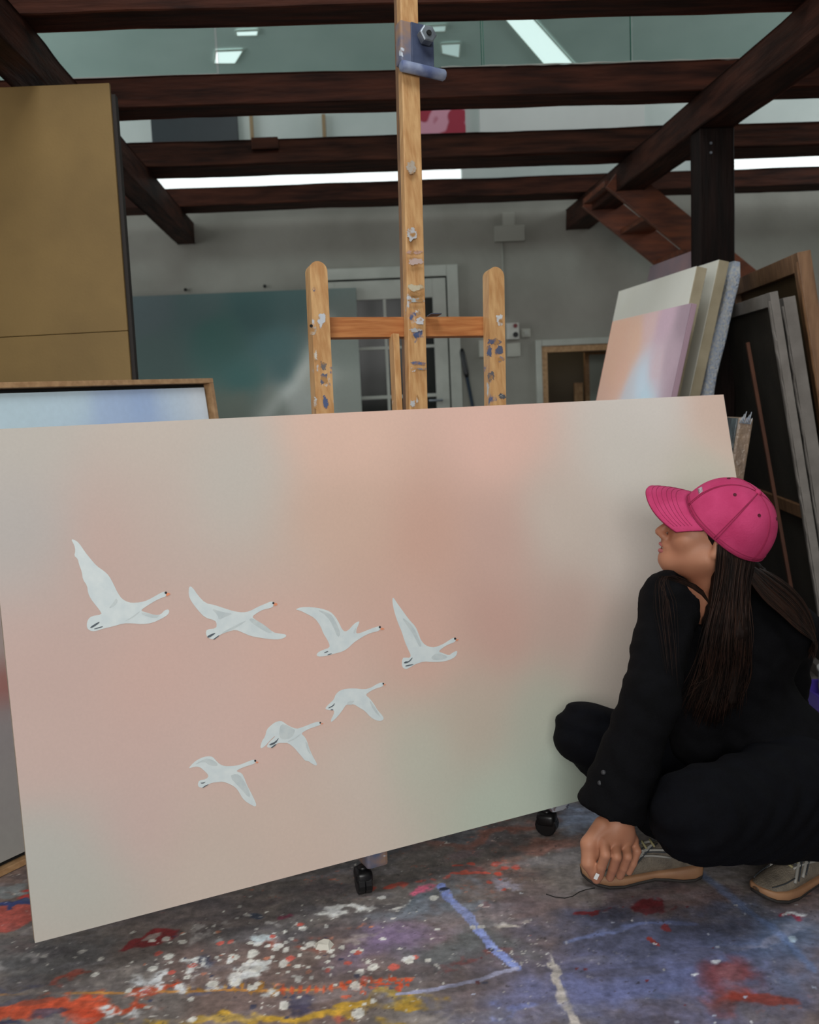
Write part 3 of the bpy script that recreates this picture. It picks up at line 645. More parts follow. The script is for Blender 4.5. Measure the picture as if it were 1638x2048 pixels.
# broom
a = atY(923, 698, YB-.04); b = V(a[0]+.18, YB-.35, .13)
bm_ = thing('broom', (b[0], b[1], 0), 'broom with a dark blue handle leaning on the wall behind the easel', 'broom')
MB().tube([a+(b-a)*.14, b], .012, 10).build('handle', mat('dark_blue_handle', (40, 52, 66), .4), bm_, True)
MB().tube([a, a+(b-a)*.02, a+(b-a)*.13, a+(b-a)*.15], [.014, .019, .019, .013], 12).build('grip', 'plastic', bm_, True)
mb = MB(); mb.box(b+V(0, 0, -.02), (.14, 0, 0), (0, .025, 0), (0, 0, .02), .008); mb.build('head', mat('broom_head', (60, 44, 34), .6), bm_)
mb = MB()
for k in range(40): x = b[0]-.13+.26*k/39; mb.tube([(x, b[1]+random.uniform(-.015, .015), b[2]-.04), (x+random.uniform(-.01, .01), b[1]+random.uniform(-.03, .03), .002)], .003, 4)
mb.build('bristles', 'plastic', bm_)
# ================================================================== the big swan painting
cya, cle, crot = .4099, .2093, -.0055
_d = V(math.cos(cya), math.sin(cya), 0); _nb = V(-math.sin(cya), math.cos(cya), 0)
_u = math.cos(cle)*V(0, 0, 1)+math.sin(cle)*_nb
cD = math.cos(crot)*_d+math.sin(crot)*_u; cU = math.cos(crot)*_u-math.sin(crot)*_d; cN = np.cross(cD, cU)
cO = V(-.7118, 1.9472, .119); CW, CH, CT = 2.0674, 1.0637, .028
def onc(x, y):
    P = atP(x, y, cO, cN)-cO; return P@cD, P@cU
def cpt(a, b, off=0.0): return cO+cD*a+cU*b+cN*off
def rbf(uv, pts, cols, s):
    num = np.zeros((len(uv), 3)); den = np.zeros(len(uv))
    for p, c in zip(pts, cols):
        w_ = 1/(((uv-p)**2).sum(1)/(s*s)+.45)**2.4; num += w_[:, None]*c; den += w_
    return num/den[:, None]
SW = [((60, 900), (180, 172, 160)), ((300, 870), (187, 174, 160)), ((500, 960), (182, 174, 162)), ((700, 880), (207, 172, 152)), ((1000, 870), (205, 167, 150)),
 ((1300, 830), (192, 184, 174)), ((1420, 830), (200, 163, 146)), ((1250, 920), (188, 180, 168)), ((1400, 950), (180, 174, 157)), ((850, 1060), (188, 150, 131)), ((1000, 1080), (184, 151, 136)),
 ((700, 1020), (192, 161, 141)), ((1130, 1050), (182, 168, 154)), ((1250, 1100), (178, 166, 154)), ((300, 1020), (184, 167, 154)), ((60, 1060), (175, 168, 160)), ((230, 1080), (190, 160, 147)),
 ((100, 1300), (188, 160, 148)), ((300, 1350), (195, 162, 148)), ((600, 1380), (197, 162, 146)), ((830, 1300), (192, 155, 138)), ((1000, 1250), (180, 143, 128)), ((1150, 1230), (174, 146, 132)),
 ((1230, 1300), (168, 154, 140)), ((950, 1430), (172, 157, 139)), ((1100, 1420), (160, 160, 142)), ((850, 1500), (172, 171, 153)), ((1000, 1580), (164, 171, 153)), ((1130, 1540), (152, 160, 144)),
 ((700, 1560), (188, 172, 157)), ((500, 1500), (196, 165, 152)), ((250, 1480), (193, 164, 152)), ((120, 1500), (191, 164, 152)), ((300, 1650), (191, 162, 152)), ((600, 1650), (191, 170, 154)),
 ((450, 1680), (187, 167, 152)), ((200, 1750), (171, 171, 158)), ((130, 1700), (168, 168, 158)), ((90, 1860), (178, 168, 155)), ((420, 1740), (184, 170, 155)), ((1350, 1300), (165, 152, 140)), ((1450, 1450), (158, 152, 140))]
NU, NV = 190, 100
U_, V_ = np.meshgrid(np.linspace(0, CW, NU), np.linspace(0, CH, NV), indexing='ij'); uv = np.stack([U_.ravel(), V_.ravel()], 1)
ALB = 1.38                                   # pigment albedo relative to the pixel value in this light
colr = rbf(uv+(np.stack([noise3(uv+5, 51, 3, 2.2), noise3(uv+9, 52, 3, 2.2)], 1)-.5)*.10, [onc(*p) for p, c in SW], [lin(np.array(c)+np.array([-2, 0, 4])) for p, c in SW], .2)
colr *= (1+(noise3(uv, 53, 3, 5.0)-.5)[:, None]*.05)
vs = [cpt(a, b) for a, b in uv]; fs = [(i*NV+j, (i+1)*NV+j, (i+1)*NV+j+1, i*NV+j+1) for i in range(NU-1) for j in range(NV-1)]
pt = thing('swan_painting', cpt(CW/2, 0), 'large pale peach canvas painted with seven flying white swans', 'painting')
M['paint'] = vcol_mat('matt_oil_paint', .62, .3, .02, 160, .06)
front = obj('painted_canvas', vs, fs, 'paint', pt, True, np.clip(colr*ALB*(.92+.42*(uv[:, :1]/CW)**1.5), 0, .92))  # pigment lightened toward the right to offset light falloff across the canvas
mb = MB().box(cpt(CW/2, CH/2, -CT/2-.0008), cD*CW/2, cU*CH/2, cN*CT/2, .002); mb.build('canvas_edge', mat('raw_canvas_edge', (190, 176, 156), .8, (176, 160, 140), 20), pt)
# swans: flat brushwork on the canvas, outline points from each bird
SWANS = [
 (130, 1060, .1343, [(85,130),(170,160),(220,210),(300,330),(380,430),(470,535),(580,610),(655,680),(720,800),(780,930),(850,1030),(950,1080),(1050,1085),(1180,1065),(1280,1020),(1400,950),(1460,920),(1500,920),(1520,950),(1500,990),(1450,1005),(1350,1050),(1220,1130),(1120,1200),(1200,1225),(1350,1270),(1430,1255),(1480,1195),(1540,1180),(1555,1215),(1530,1265),(1440,1320),(1300,1385),(1150,1405),(1000,1390),(870,1390),(700,1440),(560,1470),(480,1500),(400,1510),(340,1480),(320,1420),(340,1330),(400,1280),(550,1260),(520,1200),(440,1100),(380,1020),(340,930),(330,830),(265,740),(250,620),(210,520),(190,430),(135,385),(155,310),(140,230)],
  [[(370,1445),(500,1365),(520,1375),(450,1430),(385,1465)], [(425,1470),(560,1430),(565,1445),(440,1480)]], (1500,935,20), [(1510,940),(1545,935),(1570,955),(1520,985),(1500,975)],
  [[(870,1370),(1000,1290),(1120,1200),(1100,1240),(1000,1315)], [(1130,1215),(1350,1270),(1420,1268),(1350,1320),(1150,1270)], [(640,1180),(720,1080),(760,1010),(790,1060),(740,1130)]]),
 (365, 1160, .1343, [(95,90),(150,110),(230,230),(340,345),(470,370),(620,420),(760,465),(900,485),(1000,465),(1120,400),(1240,350),(1310,320),(1350,325),(1365,350),(1345,400),(1300,420),(1200,440),(1110,490),(1030,550),(1100,600),(1220,670),(1350,780),(1430,795),(1545,810),(1540,850),(1450,885),(1330,885),(1180,865),(1010,835),(900,785),(790,740),(690,765),(590,800),(540,830),(460,890),(370,860),(345,790),(360,735),(500,720),(510,650),(480,600),(330,560),(220,440),(130,320),(90,230)],
  [[(360,855),(380,825),(480,785),(490,795),(400,860)], [(450,885),(540,820),(550,828),(470,890)]], (1350,345,17), [(1365,340),(1400,345),(1415,365),(1380,385),(1350,375)],
  [[(420,420),(600,480),(760,500),(640,540),(540,600),(520,520)], [(980,600),(1030,560),(1220,670),(1350,780),(1280,790),(1150,720)], [(560,800),(700,720),(900,620),(960,600),(850,680),(690,760)]]),
 (580, 1200, .1221, [(80,155),(180,115),(350,115),(520,140),(660,190),(740,270),(800,370),(850,480),(900,520),(960,490),(1020,420),(1080,365),(1140,345),(1120,410),(1090,470),(1080,550),(1150,540),(1250,500),(1350,460),(1430,435),(1470,425),(1490,450),(1470,490),(1430,515),(1330,535),(1230,580),(1130,640),(1040,700),(950,790),(850,850),(720,880),(620,910),(500,930),(430,915),(450,860),(530,820),(650,780),(640,710),(590,620),(540,540),(500,430),(410,300),(280,230),(170,175)],
  [[(550,870),(570,850),(635,830),(600,860)], [(600,905),(640,880),(700,870),(640,900)]], (1468,445,19), [(1485,455),(1520,460),(1550,475),(1500,490),(1480,485)],
  [[(420,150),(640,215),(700,270),(780,420),(830,560),(780,620),(700,420),(600,260)], [(1030,550),(1060,470),(1085,460),(1070,550)]]),
 (770, 1185, .0977, [(145,115),(180,110),(240,210),(330,330),(420,460),(520,590),(620,690),(690,850),(730,970),(820,1080),(960,1125),(1060,1110),(1200,1050),(1320,970),(1400,925),(1440,940),(1450,970),(1420,1020),(1300,1060),(1180,1130),(1090,1210),(1180,1240),(1310,1290),(1380,1230),(1470,1190),(1480,1230),(1440,1320),(1300,1390),(1150,1420),(950,1425),(800,1410),(620,1465),(500,1540),(420,1575),(340,1520),(350,1340),(430,1330),(500,1340),(530,1290),(470,1160),(400,1000),(340,800),(270,640),(210,470),(160,280)],
  [[(375,1440),(420,1405),(480,1410),(550,1330),(565,1340),(490,1430),(400,1455)], [(400,1510),(450,1480),(600,1465),(540,1490),(450,1515)]], (1430,945,25), [(1445,955),(1510,960),(1470,990),(1450,985)],
  [[(330,500),(480,600),(600,740),(680,930),(750,1090),(700,1120),(600,900),(480,720)], [(930,1330),(1060,1230),(1300,1310),(1200,1370),(1000,1390)]]),
 (640, 1355, .0885, [(250,1020),(240,960),(310,830),(320,740),(240,740),(120,720),(130,670),(220,580),(310,500),(350,380),(450,290),(600,250),(800,245),(1000,270),(1150,230),(1260,160),(1370,110),(1430,120),(1440,160),(1400,210),(1280,240),(1150,300),(1020,390),(1120,470),(1220,600),(1300,740),(1420,870),(1440,940),(1380,985),(1260,970),(1130,890),(1020,760),(900,690),(760,600),(680,620),(590,610),(520,720),(400,880)],
  [[(170,690),(300,620),(315,575),(328,590),(310,640),(200,695)], [(220,735),(260,715),(300,725),(290,740)]], (1425,140,20), [(1440,150),(1495,158),(1460,180),(1435,170)],
  [[(595,600),(640,540),(780,520),(740,570),(680,612)], [(1100,500),(1180,580),(1350,850),(1370,910),(1200,740)]]),
 (510, 1430, .0916, [(105,735),(150,560),(220,470),(250,320),(350,220),(450,150),(560,125),(630,160),(720,230),(900,305),(1020,270),(1150,220),(1300,160),(1390,145),(1440,170),(1420,220),(1330,250),(1180,300),(1050,370),(1010,410),(1090,480),(1140,580),(1180,720),(1250,880),(1330,1020),(1355,1080),(1330,1110),(1220,1050),(1160,1000),(1090,1000),(1030,920),(950,830),(850,710),(720,610),(620,610),(500,610),(420,660),(330,720),(250,700),(300,600),(430,480),(440,450),(330,550),(200,700)],
  [[(300,640),(440,580),(520,490),(510,520),(450,620),(330,670)], [(340,715),(400,660),(480,620),(440,670),(370,720)]], (1420,170,19), [(1440,175),(1500,185),(1450,205)],
  [[(540,240),(620,190),(840,300),(880,340),(800,500),(600,540),(520,460)], [(700,580),(860,500),(980,415),(1000,420),(880,520),(740,585)], [(1090,560),(1140,610),(1180,740),(1230,890),(1130,760)]]),
 (365, 1500, .0977, [(115,385),(200,280),(300,200),(430,140),(540,125),(620,140),(680,210),(760,290),(860,330),(1000,330),(1150,310),(1280,260),(1400,210),(1470,195),(1505,230),(1470,280),(1380,310),(1250,350),(1120,410),(1110,440),(1210,470),(1260,560),(1320,720),(1400,870),(1480,1030),(1515,1130),(1480,1160),(1400,1120),(1300,1060),(1220,980),(1150,850),(1080,760),(950,690),(830,645),(700,660),(600,670),(540,700),(410,775),(330,760),(310,700),(340,620),(490,595),(540,520),(440,420),(350,345),(240,340)],
  [[(360,670),(420,665),(480,645),(430,685),(380,685)], [(400,770),(460,725),(540,695),(520,715),(420,775)]], (1485,220,22), [(1505,235),(1560,245),(1520,270),(1500,260)],
  [[(230,310),(370,215),(520,165),(690,240),(730,330),(560,320),(430,225)], [(950,540),(1100,475),(1220,560),(1390,880),(1370,990),(1200,800)]])]
M['swan'] = mat('swan_white_paint', (224, 232, 232), .6, (214, 224, 226), 40)
M['swanshade'] = mat('swan_grey_paint', (208, 216, 216), .6, (196, 206, 208), 60)
M['swanbeak'] = mat('swan_beak_paint', (236, 150, 110), .6)
M['swanblack'] = mat('swan_black_paint', (40, 38, 40), .6)
M['swanfoot'] = mat('swan_foot_paint', (88, 96, 104), .6)
def smooth_loop(p, it=1):
    p = np.asarray(p, float)
    for _ in range(it):
        q = np.roll(p, -1, 0); p = np.stack([p*.75+q*.25, p*.25+q*.75], 1).reshape(-1, 2)
    return p
def flat(name, pts, org, off, material, parent, it=1):
    p = smooth_loop(pts, it); ab = [onc(org[0]+x*org[2], org[1]+y*org[2]) for x, y in p]
    tri = geometry.tessellate_polygon([[Vector((a, b, 0)) for a, b in ab]])
    n = len(ab); vs = [cpt(a, b, off) for a, b in ab]
    fs = []
    for t in tri:
        a, b, c = [np.array(ab[i]) for i in t]
        fs.append(t if np.cross(b-a, c-a) > 0 else t[::-1])
    return obj(name, vs, fs, material, parent)
for (ox, oy, sc, body, feet, mask, beak, shades) in SWANS:
    og = (ox, oy, sc)
    sw = flat('painted_swan', body, og, .0006, 'swan', pt)
    for s_ in shades: flat('wing_shading', s_, og, .0009, 'swanshade', sw)
    for f_ in feet: flat('foot', f_, og, .0012, 'swanfoot', sw)
    flat('beak', beak, og, .0012, 'swanbeak', sw, 0)
    flat('face_mask', [(mask[0]+mask[2]*math.cos(t), mask[1]+mask[2]*math.sin(t)) for t in np.linspace(0, 2*math.pi, 9)[:-1]], og, .0015, 'swanblack', sw)

# ================================================================== easel
es = thing('studio_easel', (.15, 2.5, 0), 'tall paint-spattered pine studio easel holding the swan painting', 'easel')
eD = _d
def stick(name, a, b, wdt, dep, material, bev=.004, round_top=False):
    a = np.asarray(a, float); b = np.asarray(b, float); t = nrm(b-a); s_ = nrm(eD-(eD@t)*t); n_ = np.cross(s_, t); L = np.linalg.norm(b-a)
    mb = MB()
    if not round_top: mb.box((a+b)/2, s_*wdt/2, n_*dep/2, t*L/2, bev)
    else:
        prof = [(-wdt/2, 0), (-wdt/2, L-wdt/2)]+[(-wdt/2*math.cos(q), L-wdt/2+wdt/2*math.sin(q)) for q in np.linspace(.2, math.pi-.2, 9)]+[(wdt/2, L-wdt/2), (wdt/2, 0)]
        r1 = [a+s_*x+t*y+n_*dep/2 for x, y in prof]; r0_ = [a+s_*x+t*y-n_*dep/2 for x, y in prof]
        mb.loft([r0_, r1])
    return mb.build(name, material, es, origin=a)
Lt, Lb = V(-.09, 2.625, 1.537), V(-.09, 2.315, .118); Rt, Rb = V(.397, 2.832, 1.53), V(.325, 2.52, .118)
stick('upright', Lb, Lt, .048, .034, 'easel', round_top=True); stick('upright', Rb, Rt, .05, .034, 'easel', round_top=True)
Mt, Mb_ = V(.196, 2.93, 2.40), V(.128, 2.48, .30)
ms = stick('mast', Mb_, Mt, .054, .026, 'easel', .003)
# crossbars
cl = V(-.09, 2.604, 1.378)+V(.02, .012, 0); cr_ = V(.40, 2.806, 1.375)+V(-.02, -.008, 0); uE = nrm(Mt-Mb_); hz = nrm(cr_-cl)
cb = MB().box((cl+cr_)/2+np.cross(hz, uE)*-.03, hz*np.linalg.norm(cr_-cl)/2, uE*.0275, np.cross(hz, uE)*.012, .002).build('crossbar', 'easel_x', es)
c2 = MB().box(V(.118, 2.43, .30)+np.cross(hz, uE)*-.02, hz*.25, uE*.03, np.cross(hz, uE)*.012, .002).build('crossbar', 'easel_x', es)
MB().box(cl*.36+cr_*.64+uE*.0275, hz*.016, uE*.0015, np.cross(hz, uE)*.013).build('tape_scrap', mat('grey_tape', (74, 78, 92), .5), es)
# rear slide beside the mast
sl = stick('mast_guide', V(.098, 2.50, .35), V(.105, 2.70, 1.352), .018, .03, 'easel', .002)
sl = stick('mast_side', V(.1025, 2.495, .30), V(.1695, 2.945, 2.40), .006, .034, 'oak_dark', .001)
# clamp on the mast
def mp_(u): return V(.152, 2.64, 1.157)+(V(.19, 2.917, 2.281)-V(.152, 2.64, 1.157))*((u-1.157)/1.124)
nE = nrm(np.cross(eD-(eD@uE)*uE, uE)); sE = nrm(eD-(eD@uE)*uE)
cc = mp_(2.135)+nE*.022+sE*.008
ck = MB().box(cc, sE*.047, uE*.06, nE*.018, .006).build('clamp_block', 'easel_dirty', es)
MB().box(cc+sE*.018+nE*.019, sE*.034, uE*.058, nE*.003, .002).build('clamp_plate', mat('dark_blue_paint', (74, 84, 110), .5, (50, 58, 84), 20), es)
mb = MB(); k0 = cc+sE*.02+uE*.015+nE*.02
mb.loft([[k0+nE*h_+ (sE*math.cos(a)+uE*math.sin(a))*r_ for a in np.linspace(0, 2*math.pi, 7)[:-1]] for h_, r_ in ((0, .014), (.012, .015), (.013, .025), (.034, .025), (.036, .021))]); mb.build('clamp_knob', 'steel', es)
mb = MB().tube([k0+nE*.036, k0+nE*.04], [.008, .007], 10); mb.build('bolt_end', 'shadowgap', es)
bb0 = cc-uE*.074-sE*.05+nE*.02; bb1 = cc-uE*.074+sE*.085+nE*.02
MB().tube([bb0, bb0+sE*.004, bb1-sE*.004, bb1], [.011, .0155, .0155, .012], 14).build('clamp_bar', 'clampbar', es, True)
# tray, base runners, castors
c1, c2_ = V(-.045, 2.29, 0), V(.451, 2.54, 0)
back = _nb
for k, c0 in enumerate((c1, c2_)):
    fr_ = c0+_d*.03-back*.005; fr_[2] = 0
    MB().box(fr_+back*.31+V(0, 0, .092), _d*.028, back*.33, V(0, 0, .026), .008).build('base_runner', 'easel_dirty', es)
    for q in (c0, c0+back*.52):
        ct = MB(); yaw_ = .2 if k == 0 else 1.1; ax = V(math.cos(yaw_), math.sin(yaw_), 0); fwd = V(-ax[1], ax[0], 0); wc = q+V(0, 0, .029)
        for s_ in (-.0085, .0085):
            rings = [[wc+ax*(s_+o_)+ (fwd*math.cos(a)+V(0, 0, math.sin(a)))*r_ for a in np.linspace(0, 2*math.pi, 17)[:-1]] for o_, r_ in ((-.009, .026), (-.007, .029), (.007, .029), (.009, .026))]
            ct.loft(rings)
        ca = ct.build('castor', 'plastic', es, origin=q)
        mb = MB(); mb.box(wc+V(0, 0, .016), ax*.021, fwd*.026, V(0, 0, .0175), .012); mb.cyl(wc+V(0, 0, .03), wc+V(0, 0, .04), .012, 12); mb.build('hood', 'plastic', ca, True)
MB().box((c1+c2_)/2+back*.5+V(0, 0, .092), _d*.25, back*.03, V(0, 0, .024), .004).build('base_crossbar', 'easel_dirty', es)
# paint smeared on the easel faces
def smear(pts, p, n_, c, name='paint_smear', k=0):
    rs2 = np.random.default_rng(int(pts[0][0]*7+pts[0][1])); q = smooth_loop(pts, 2)+rs2.normal(0, .9, (len(pts)*4, 2))
    P3 = [atP(x, y, p, n_)+n_*(.0006+.0002*k) for x, y in q]; t_ = nrm(np.cross(n_, V(0, 0, 1))); b_ = np.cross(n_, t_)
    tri = geometry.tessellate_polygon([[Vector((a@t_, a@b_, 0)) for a in P3]])
    cn = 'smear_%d_%d_%d' % c
    if cn not in M: M[cn] = mat(cn, c, .6, (170, 126, 76), 45, lo=.5, hi=.62)
    obj(name, P3, [tuple(t) for t in tri], cn, es)
def bq(x0, y0, x1, y1):
    rs3 = np.random.default_rng(int(x0*31+y0*17)); n = 14
    return [((x0+x1)/2+(x1-x0)/2*math.copysign(abs(math.cos(a))**.7, math.cos(a))*min(1, r_+.12), (y0+y1)/2+(y1-y0)/2*math.sin(a)*r_) for a, r_ in zip(np.linspace(0, 2*math.pi, n+1)[:-1], rs3.uniform(.45, 1.15, n))]
pm = mp_(1.5)+nE*.0131; s_m = nE
for (b_, c) in ((bq(814, 452, 834, 486), (190, 190, 192)), (bq(812, 500, 846, 508), (186, 150, 140)), (bq(813, 516, 846, 532), (192, 168, 160)), (bq(814, 568, 848, 582), (196, 186, 160)), (bq(815, 584, 848, 594), (150, 110, 60)), (bq(816, 596, 848, 606), (170, 182, 186)), (bq(830, 620, 840, 630), (206, 204, 204)), (bq(830, 636, 849, 650), (200, 200, 204)), (bq(818, 656, 845, 664), (176, 176, 176)), (bq(820, 722, 852, 731), (92, 100, 134)), (bq(834, 736, 853, 740), (120, 128, 142)), (bq(820, 735, 830, 744), (204, 200, 200)), (bq(832, 790, 838, 806), (210, 206, 204)), (bq(820, 800, 830, 816), (190, 190, 192)), (bq(812, 320, 834, 350), (176, 164, 150))):
    smear(b_, pm, s_m, c)
def face(a, b, dep): t_ = nrm(b-a); s_ = nrm(eD-(eD@t_)*t_); n_ = np.cross(s_, t_); return a+n_*dep/2, n_
pL, nL_ = face(Lb, Lt, .034); pR, nR_ = face(Rb, Rt, .034)
for (b_, c) in ((bq(634, 622, 651, 658), (196, 200, 206)), (bq(618, 652, 634, 672), (186, 172, 156)), (bq(624, 574, 632, 584), (96, 104, 140)), (bq(640, 720, 654, 742), (110, 104, 104)), (bq(640, 745, 656, 772), (92, 96, 116)), (bq(644, 788, 658, 822), (78, 92, 130)), (bq(628, 700, 634, 726), (208, 200, 188)), (bq(626, 790, 634, 822), (190, 188, 186))): smear(b_, pL, nL_, c)
for (b_, c) in ((bq(992, 626, 1006, 654), (206, 206, 206)), (bq(972, 676, 1004, 690), (78, 88, 118)), (bq(972, 688, 984, 716), (82, 92, 122)), (bq(990, 690, 1006, 712), (84, 90, 114)), (bq(994, 712, 1010, 724), (110, 124, 160)), (bq(975, 742, 990, 762), (92, 92, 100)), (bq(996, 786, 1012, 798), (80, 84, 92)), (bq(1001, 788, 1006, 796), (220, 220, 218))): smear(b_, pR, nR_, c)
sp_ = atP(622, 652, pL, nL_); MB().tube([sp_, sp_+nL_*.003], .004, 8).build('screw', 'shadowgap', es)
# ================================================================== things leaning at the left
# framed blue-white painting
fd = V(.5930738, .80514811, 0); fb = V(-fd[1], fd[0], 0); fl = .1182; fu = math.cos(fl)*V(0, 0, 1)+math.sin(fl)*fb; fnn = np.cross(fd, fu)
fBR = V(-.3652, 3.3384, .001); FH, FW = 1.2816, 2.0
fO = fBR-fd*FW
fpn = thing('framed_painting', fO+fd*FW/2, 'oak-framed canvas in pale blue and white partly hidden behind the swan painting', 'painting')
for nm, a, b, hu, hw in (('frame_rail', FW/2, .008, FW/2, .008), ('frame_rail', FW/2, FH-.008, FW/2, .008)):
    MB().box(fO+fd*a+fu*b-fnn*.02, fd*hu, fu*hw, fnn*.022, .002).build(nm, 'oak', fpn)
for a in (.008, FW-.008):
    MB().box(fO+fd*a+fu*FH/2-fnn*.02, fd*.008, fu*(FH/2-.016), fnn*.022, .002).build('frame_stile', 'oak', fpn)
MB().box(fO+fd*FW/2+fu*FH/2-fnn*.034, fd*(FW/2-.016), fu*(FH/2-.016), fnn*.004).build('shadow_gap', 'shadowgap', fpn)
n_ = 40; a_, b_ = np.meshgrid(np.linspace(.028, FW-.028, n_), np.linspace(.028, FH-.028, n_), indexing='ij'); fuv = np.stack([a_.ravel(), b_.ravel()], 1)
def onf(x, y): P = atP(x, y, fO, fnn)-fO; return P@fd, P@fu
FPX_ = [((20, 800), (176, 196, 206)), ((150, 790), (178, 198, 210)), ((230, 810), (158, 178, 208)), ((300, 800), (148, 170, 206)), ((350, 790), (180, 196, 212)), ((410, 790), (196, 204, 212)), ((10, 1360), (140, 84, 76)), ((10, 1300), (150, 140, 136)), ((15, 1450), (128, 124, 124)), ((20, 1600), (132, 128, 126)), ((20, 1720), (134, 132, 128)), ((150, 1200), (170, 160, 160))]
fc = rbf(fuv, [onf(*p) for p, c in FPX_], [lin(c) for p, c in FPX_], .12)
M['paint2'] = vcol_mat('satin_oil_paint', .4, .4, .03, 60, .05)
obj('painted_canvas', [fO+fd*a+fu*b-fnn*.018 for a, b in fuv], [(i*n_+j, (i+1)*n_+j, (i+1)*n_+j+1, i*n_+j+1) for i in range(n_-1) for j in range(n_-1)], 'paint2', fpn, True, fc*1.5)
# fibre board standing under the left beam
bt = atY(218, 165, 3.5); bbm = atY(262, 755, 3.44); bx1t, bz = bt[0], bt[2]
bu = nrm(V(bbm[0]-bt[0], bbm[1]-bt[1], bbm[2]-bt[2])); fl_t = -bz/bu[2]
bo = bt+bu*(bz/(-bu[2])-.001); bd = V(-1, -.0, 0); hgt = np.linalg.norm(bt-bo); upb = -bu
bd = nrm(bd-(bd@upb)*upb); bnn = np.cross(-bd, upb)
brd = thing('fibre_board', bo+bd*.6, 'tall brown fibre board standing under the left beam', 'board')
seam = np.linalg.norm(atY(255, 662, 3.46)-bo)
MB().box(bo+bd*.6+upb*(seam/2-.0005)-bnn*.01, bd*.6, upb*(seam/2-.0007), bnn*.009, .0015).build('lower_board', 'mdf', brd)
MB().box(bo+bd*.6+upb*((seam+hgt)/2)-bnn*.01, bd*.6, upb*((hgt-seam)/2-.0007), bnn*.009, .0015).build('upper_board', 'mdf', brd)
MB().box(bo+bd*.58+upb*(hgt/2-.01)-bnn*.042, bd*.592, upb*(hgt/2-.02), bnn*.02, .0015).build('dark_backing', 'darkedge', brd)
# teal painting on the back wall
tl = atY(255, 597, YB-.06); trp = atY(706, 576, YB-.06); tz = tl[2]*.5+trp[2]*.5
tx0, tx1 = -2.35, trp[0]+.02; lean = .05
tu = nrm(V(0, .10, tz)); tO = V(tx0, YB-.185, .001); TH = tz/tu[2]; tn = np.cross(V(1, 0, 0), tu)
tp = thing('teal_painting', (tx0*.5+tx1*.5, YB-.15, 0), 'large dark teal canvas with a white streak leaning on the back wall', 'painting')
MB().box(V((tx0+tx1)/2, tO[1], 0)+tu*TH/2-tn*.0215+V(0, 0, .004), V((tx1-tx0)/2, 0, 0), tu*TH/2, tn*.02, .003).build('canvas_edge', 'greyedge', tp)
n_ = 70; a_, b_ = np.meshgrid(np.linspace(0, tx1-tx0, n_), np.linspace(0, TH, n_), indexing='ij'); tuv = np.stack([a_.ravel(), b_.ravel()], 1)
def ont(x, y): P = atP(x, y, tO, tn)-tO; return P[0], P@tu
TPX = [((280, 620), (76, 88, 90)), ((400, 615), (68, 86, 86)), ((520, 620), (50, 80, 80)), ((600, 610), (56, 84, 84)), ((300, 720), (72, 88, 86)), ((450, 680), (56, 88, 84)), ((560, 690), (62, 96, 98)), ((480, 760), (60, 96, 94)), ((580, 740), (60, 92, 94)), ((460, 815), (96, 104, 96)), ((540, 815), (112, 118, 112)), ((600, 800), (150, 154, 150)), ((640, 760), (150, 152, 146)), ((660, 640), (92, 102, 98)), ((690, 700), (110, 118, 112)), ((690, 790), (118, 124, 118)), ((600, 900), (130, 134, 130)), ((350, 950), (90, 100, 96)), ((640, 1000), (120, 120, 116))]
tcx = rbf(tuv+(np.stack([noise3(tuv+5, 61, 3, 3), noise3(tuv+9, 62, 3, 3)], 1)-.5)*.15, [ont(*p) for p, c in TPX], [lin(c) for p, c in TPX], .12)
sl = [ont(*p) for p in ((655, 640), (625, 705), (590, 770), (560, 795), (530, 835))]
dm = np.full(len(tuv), 9.)
for a, b in zip(sl[:-1], sl[1:]):
    a = np.array(a); b = np.array(b); t_ = np.clip(((tuv-a)@(b-a))/((b-a)@(b-a)), 0, 1); dm = np.minimum(dm, np.linalg.norm(tuv-a-t_[:, None]*(b-a), axis=1))
tcx = tcx+(np.exp(-(dm/.05)**2)*.12)[:, None]*np.array([1, 1.02, 1.0])
obj('painted_canvas', [V(tx0, tO[1], .004)+V(a, 0, 0)+tu*b+tn*.0005 for a, b in tuv], [(i*n_+j, (i+1)*n_+j, (i+1)*n_+j+1, i*n_+j+1) for i in range(n_-1) for j in range(n_-1)], 'paint2', tp, True, tcx*1.6)

# ================================================================== canvases stacked at the right
def lean_slab(px_, Y, e, side, ang, thick):
    """near top face-side corner seen at px_, at depth Y; e = horizontal direction it recedes; side = +1 leans to +X"""
    P = atY(px_[0], px_[1], Y); e = nrm(e); s_ = nrm(V(e[1], -e[0], 0))*side
    u = math.cos(ang)*V(0, 0, 1)+math.sin(ang)*s_; H_ = (P[2]-.002)/u[2]; O = P-u*H_; n_ = nrm(np.cross(e, u)); n_ = n_ if n_@V(1, 0, 0) > 0 else -n_
    return O, u, n_, H_, e
def length_to(P, e, xt):
    lo, hi = .02, 4
    for _ in range(40):
        md = (lo+hi)/2; lo, hi = (md, hi) if proj(P+e*md)[0] > xt else (lo, md)
    return lo
eL = V(-.059, .998, 0); aL = .235
def plain_canvas(name, px_, Y, thick, xt, face, edge, label, cat='canvas', bev=.003, e=eL, side=1, ang=aL, L=None, zlift=0):
    O, u, n_, H_, e = lean_slab(px_, Y, e, side, ang, thick)
    L = L or length_to(O+u*H_, e, xt)
    t = thing(name, O+e*L/2, label, cat)
    lift = V(0, 0, 0)
    MB().box(O+e*L/2+u*H_/2+n_*(thick/2+.001), e*L/2, u*H_/2, n_*thick/2, bev).build('wrapped_edge' if edge != face else 'body', edge, t)
    return t, O, u, n_, H_, e, L
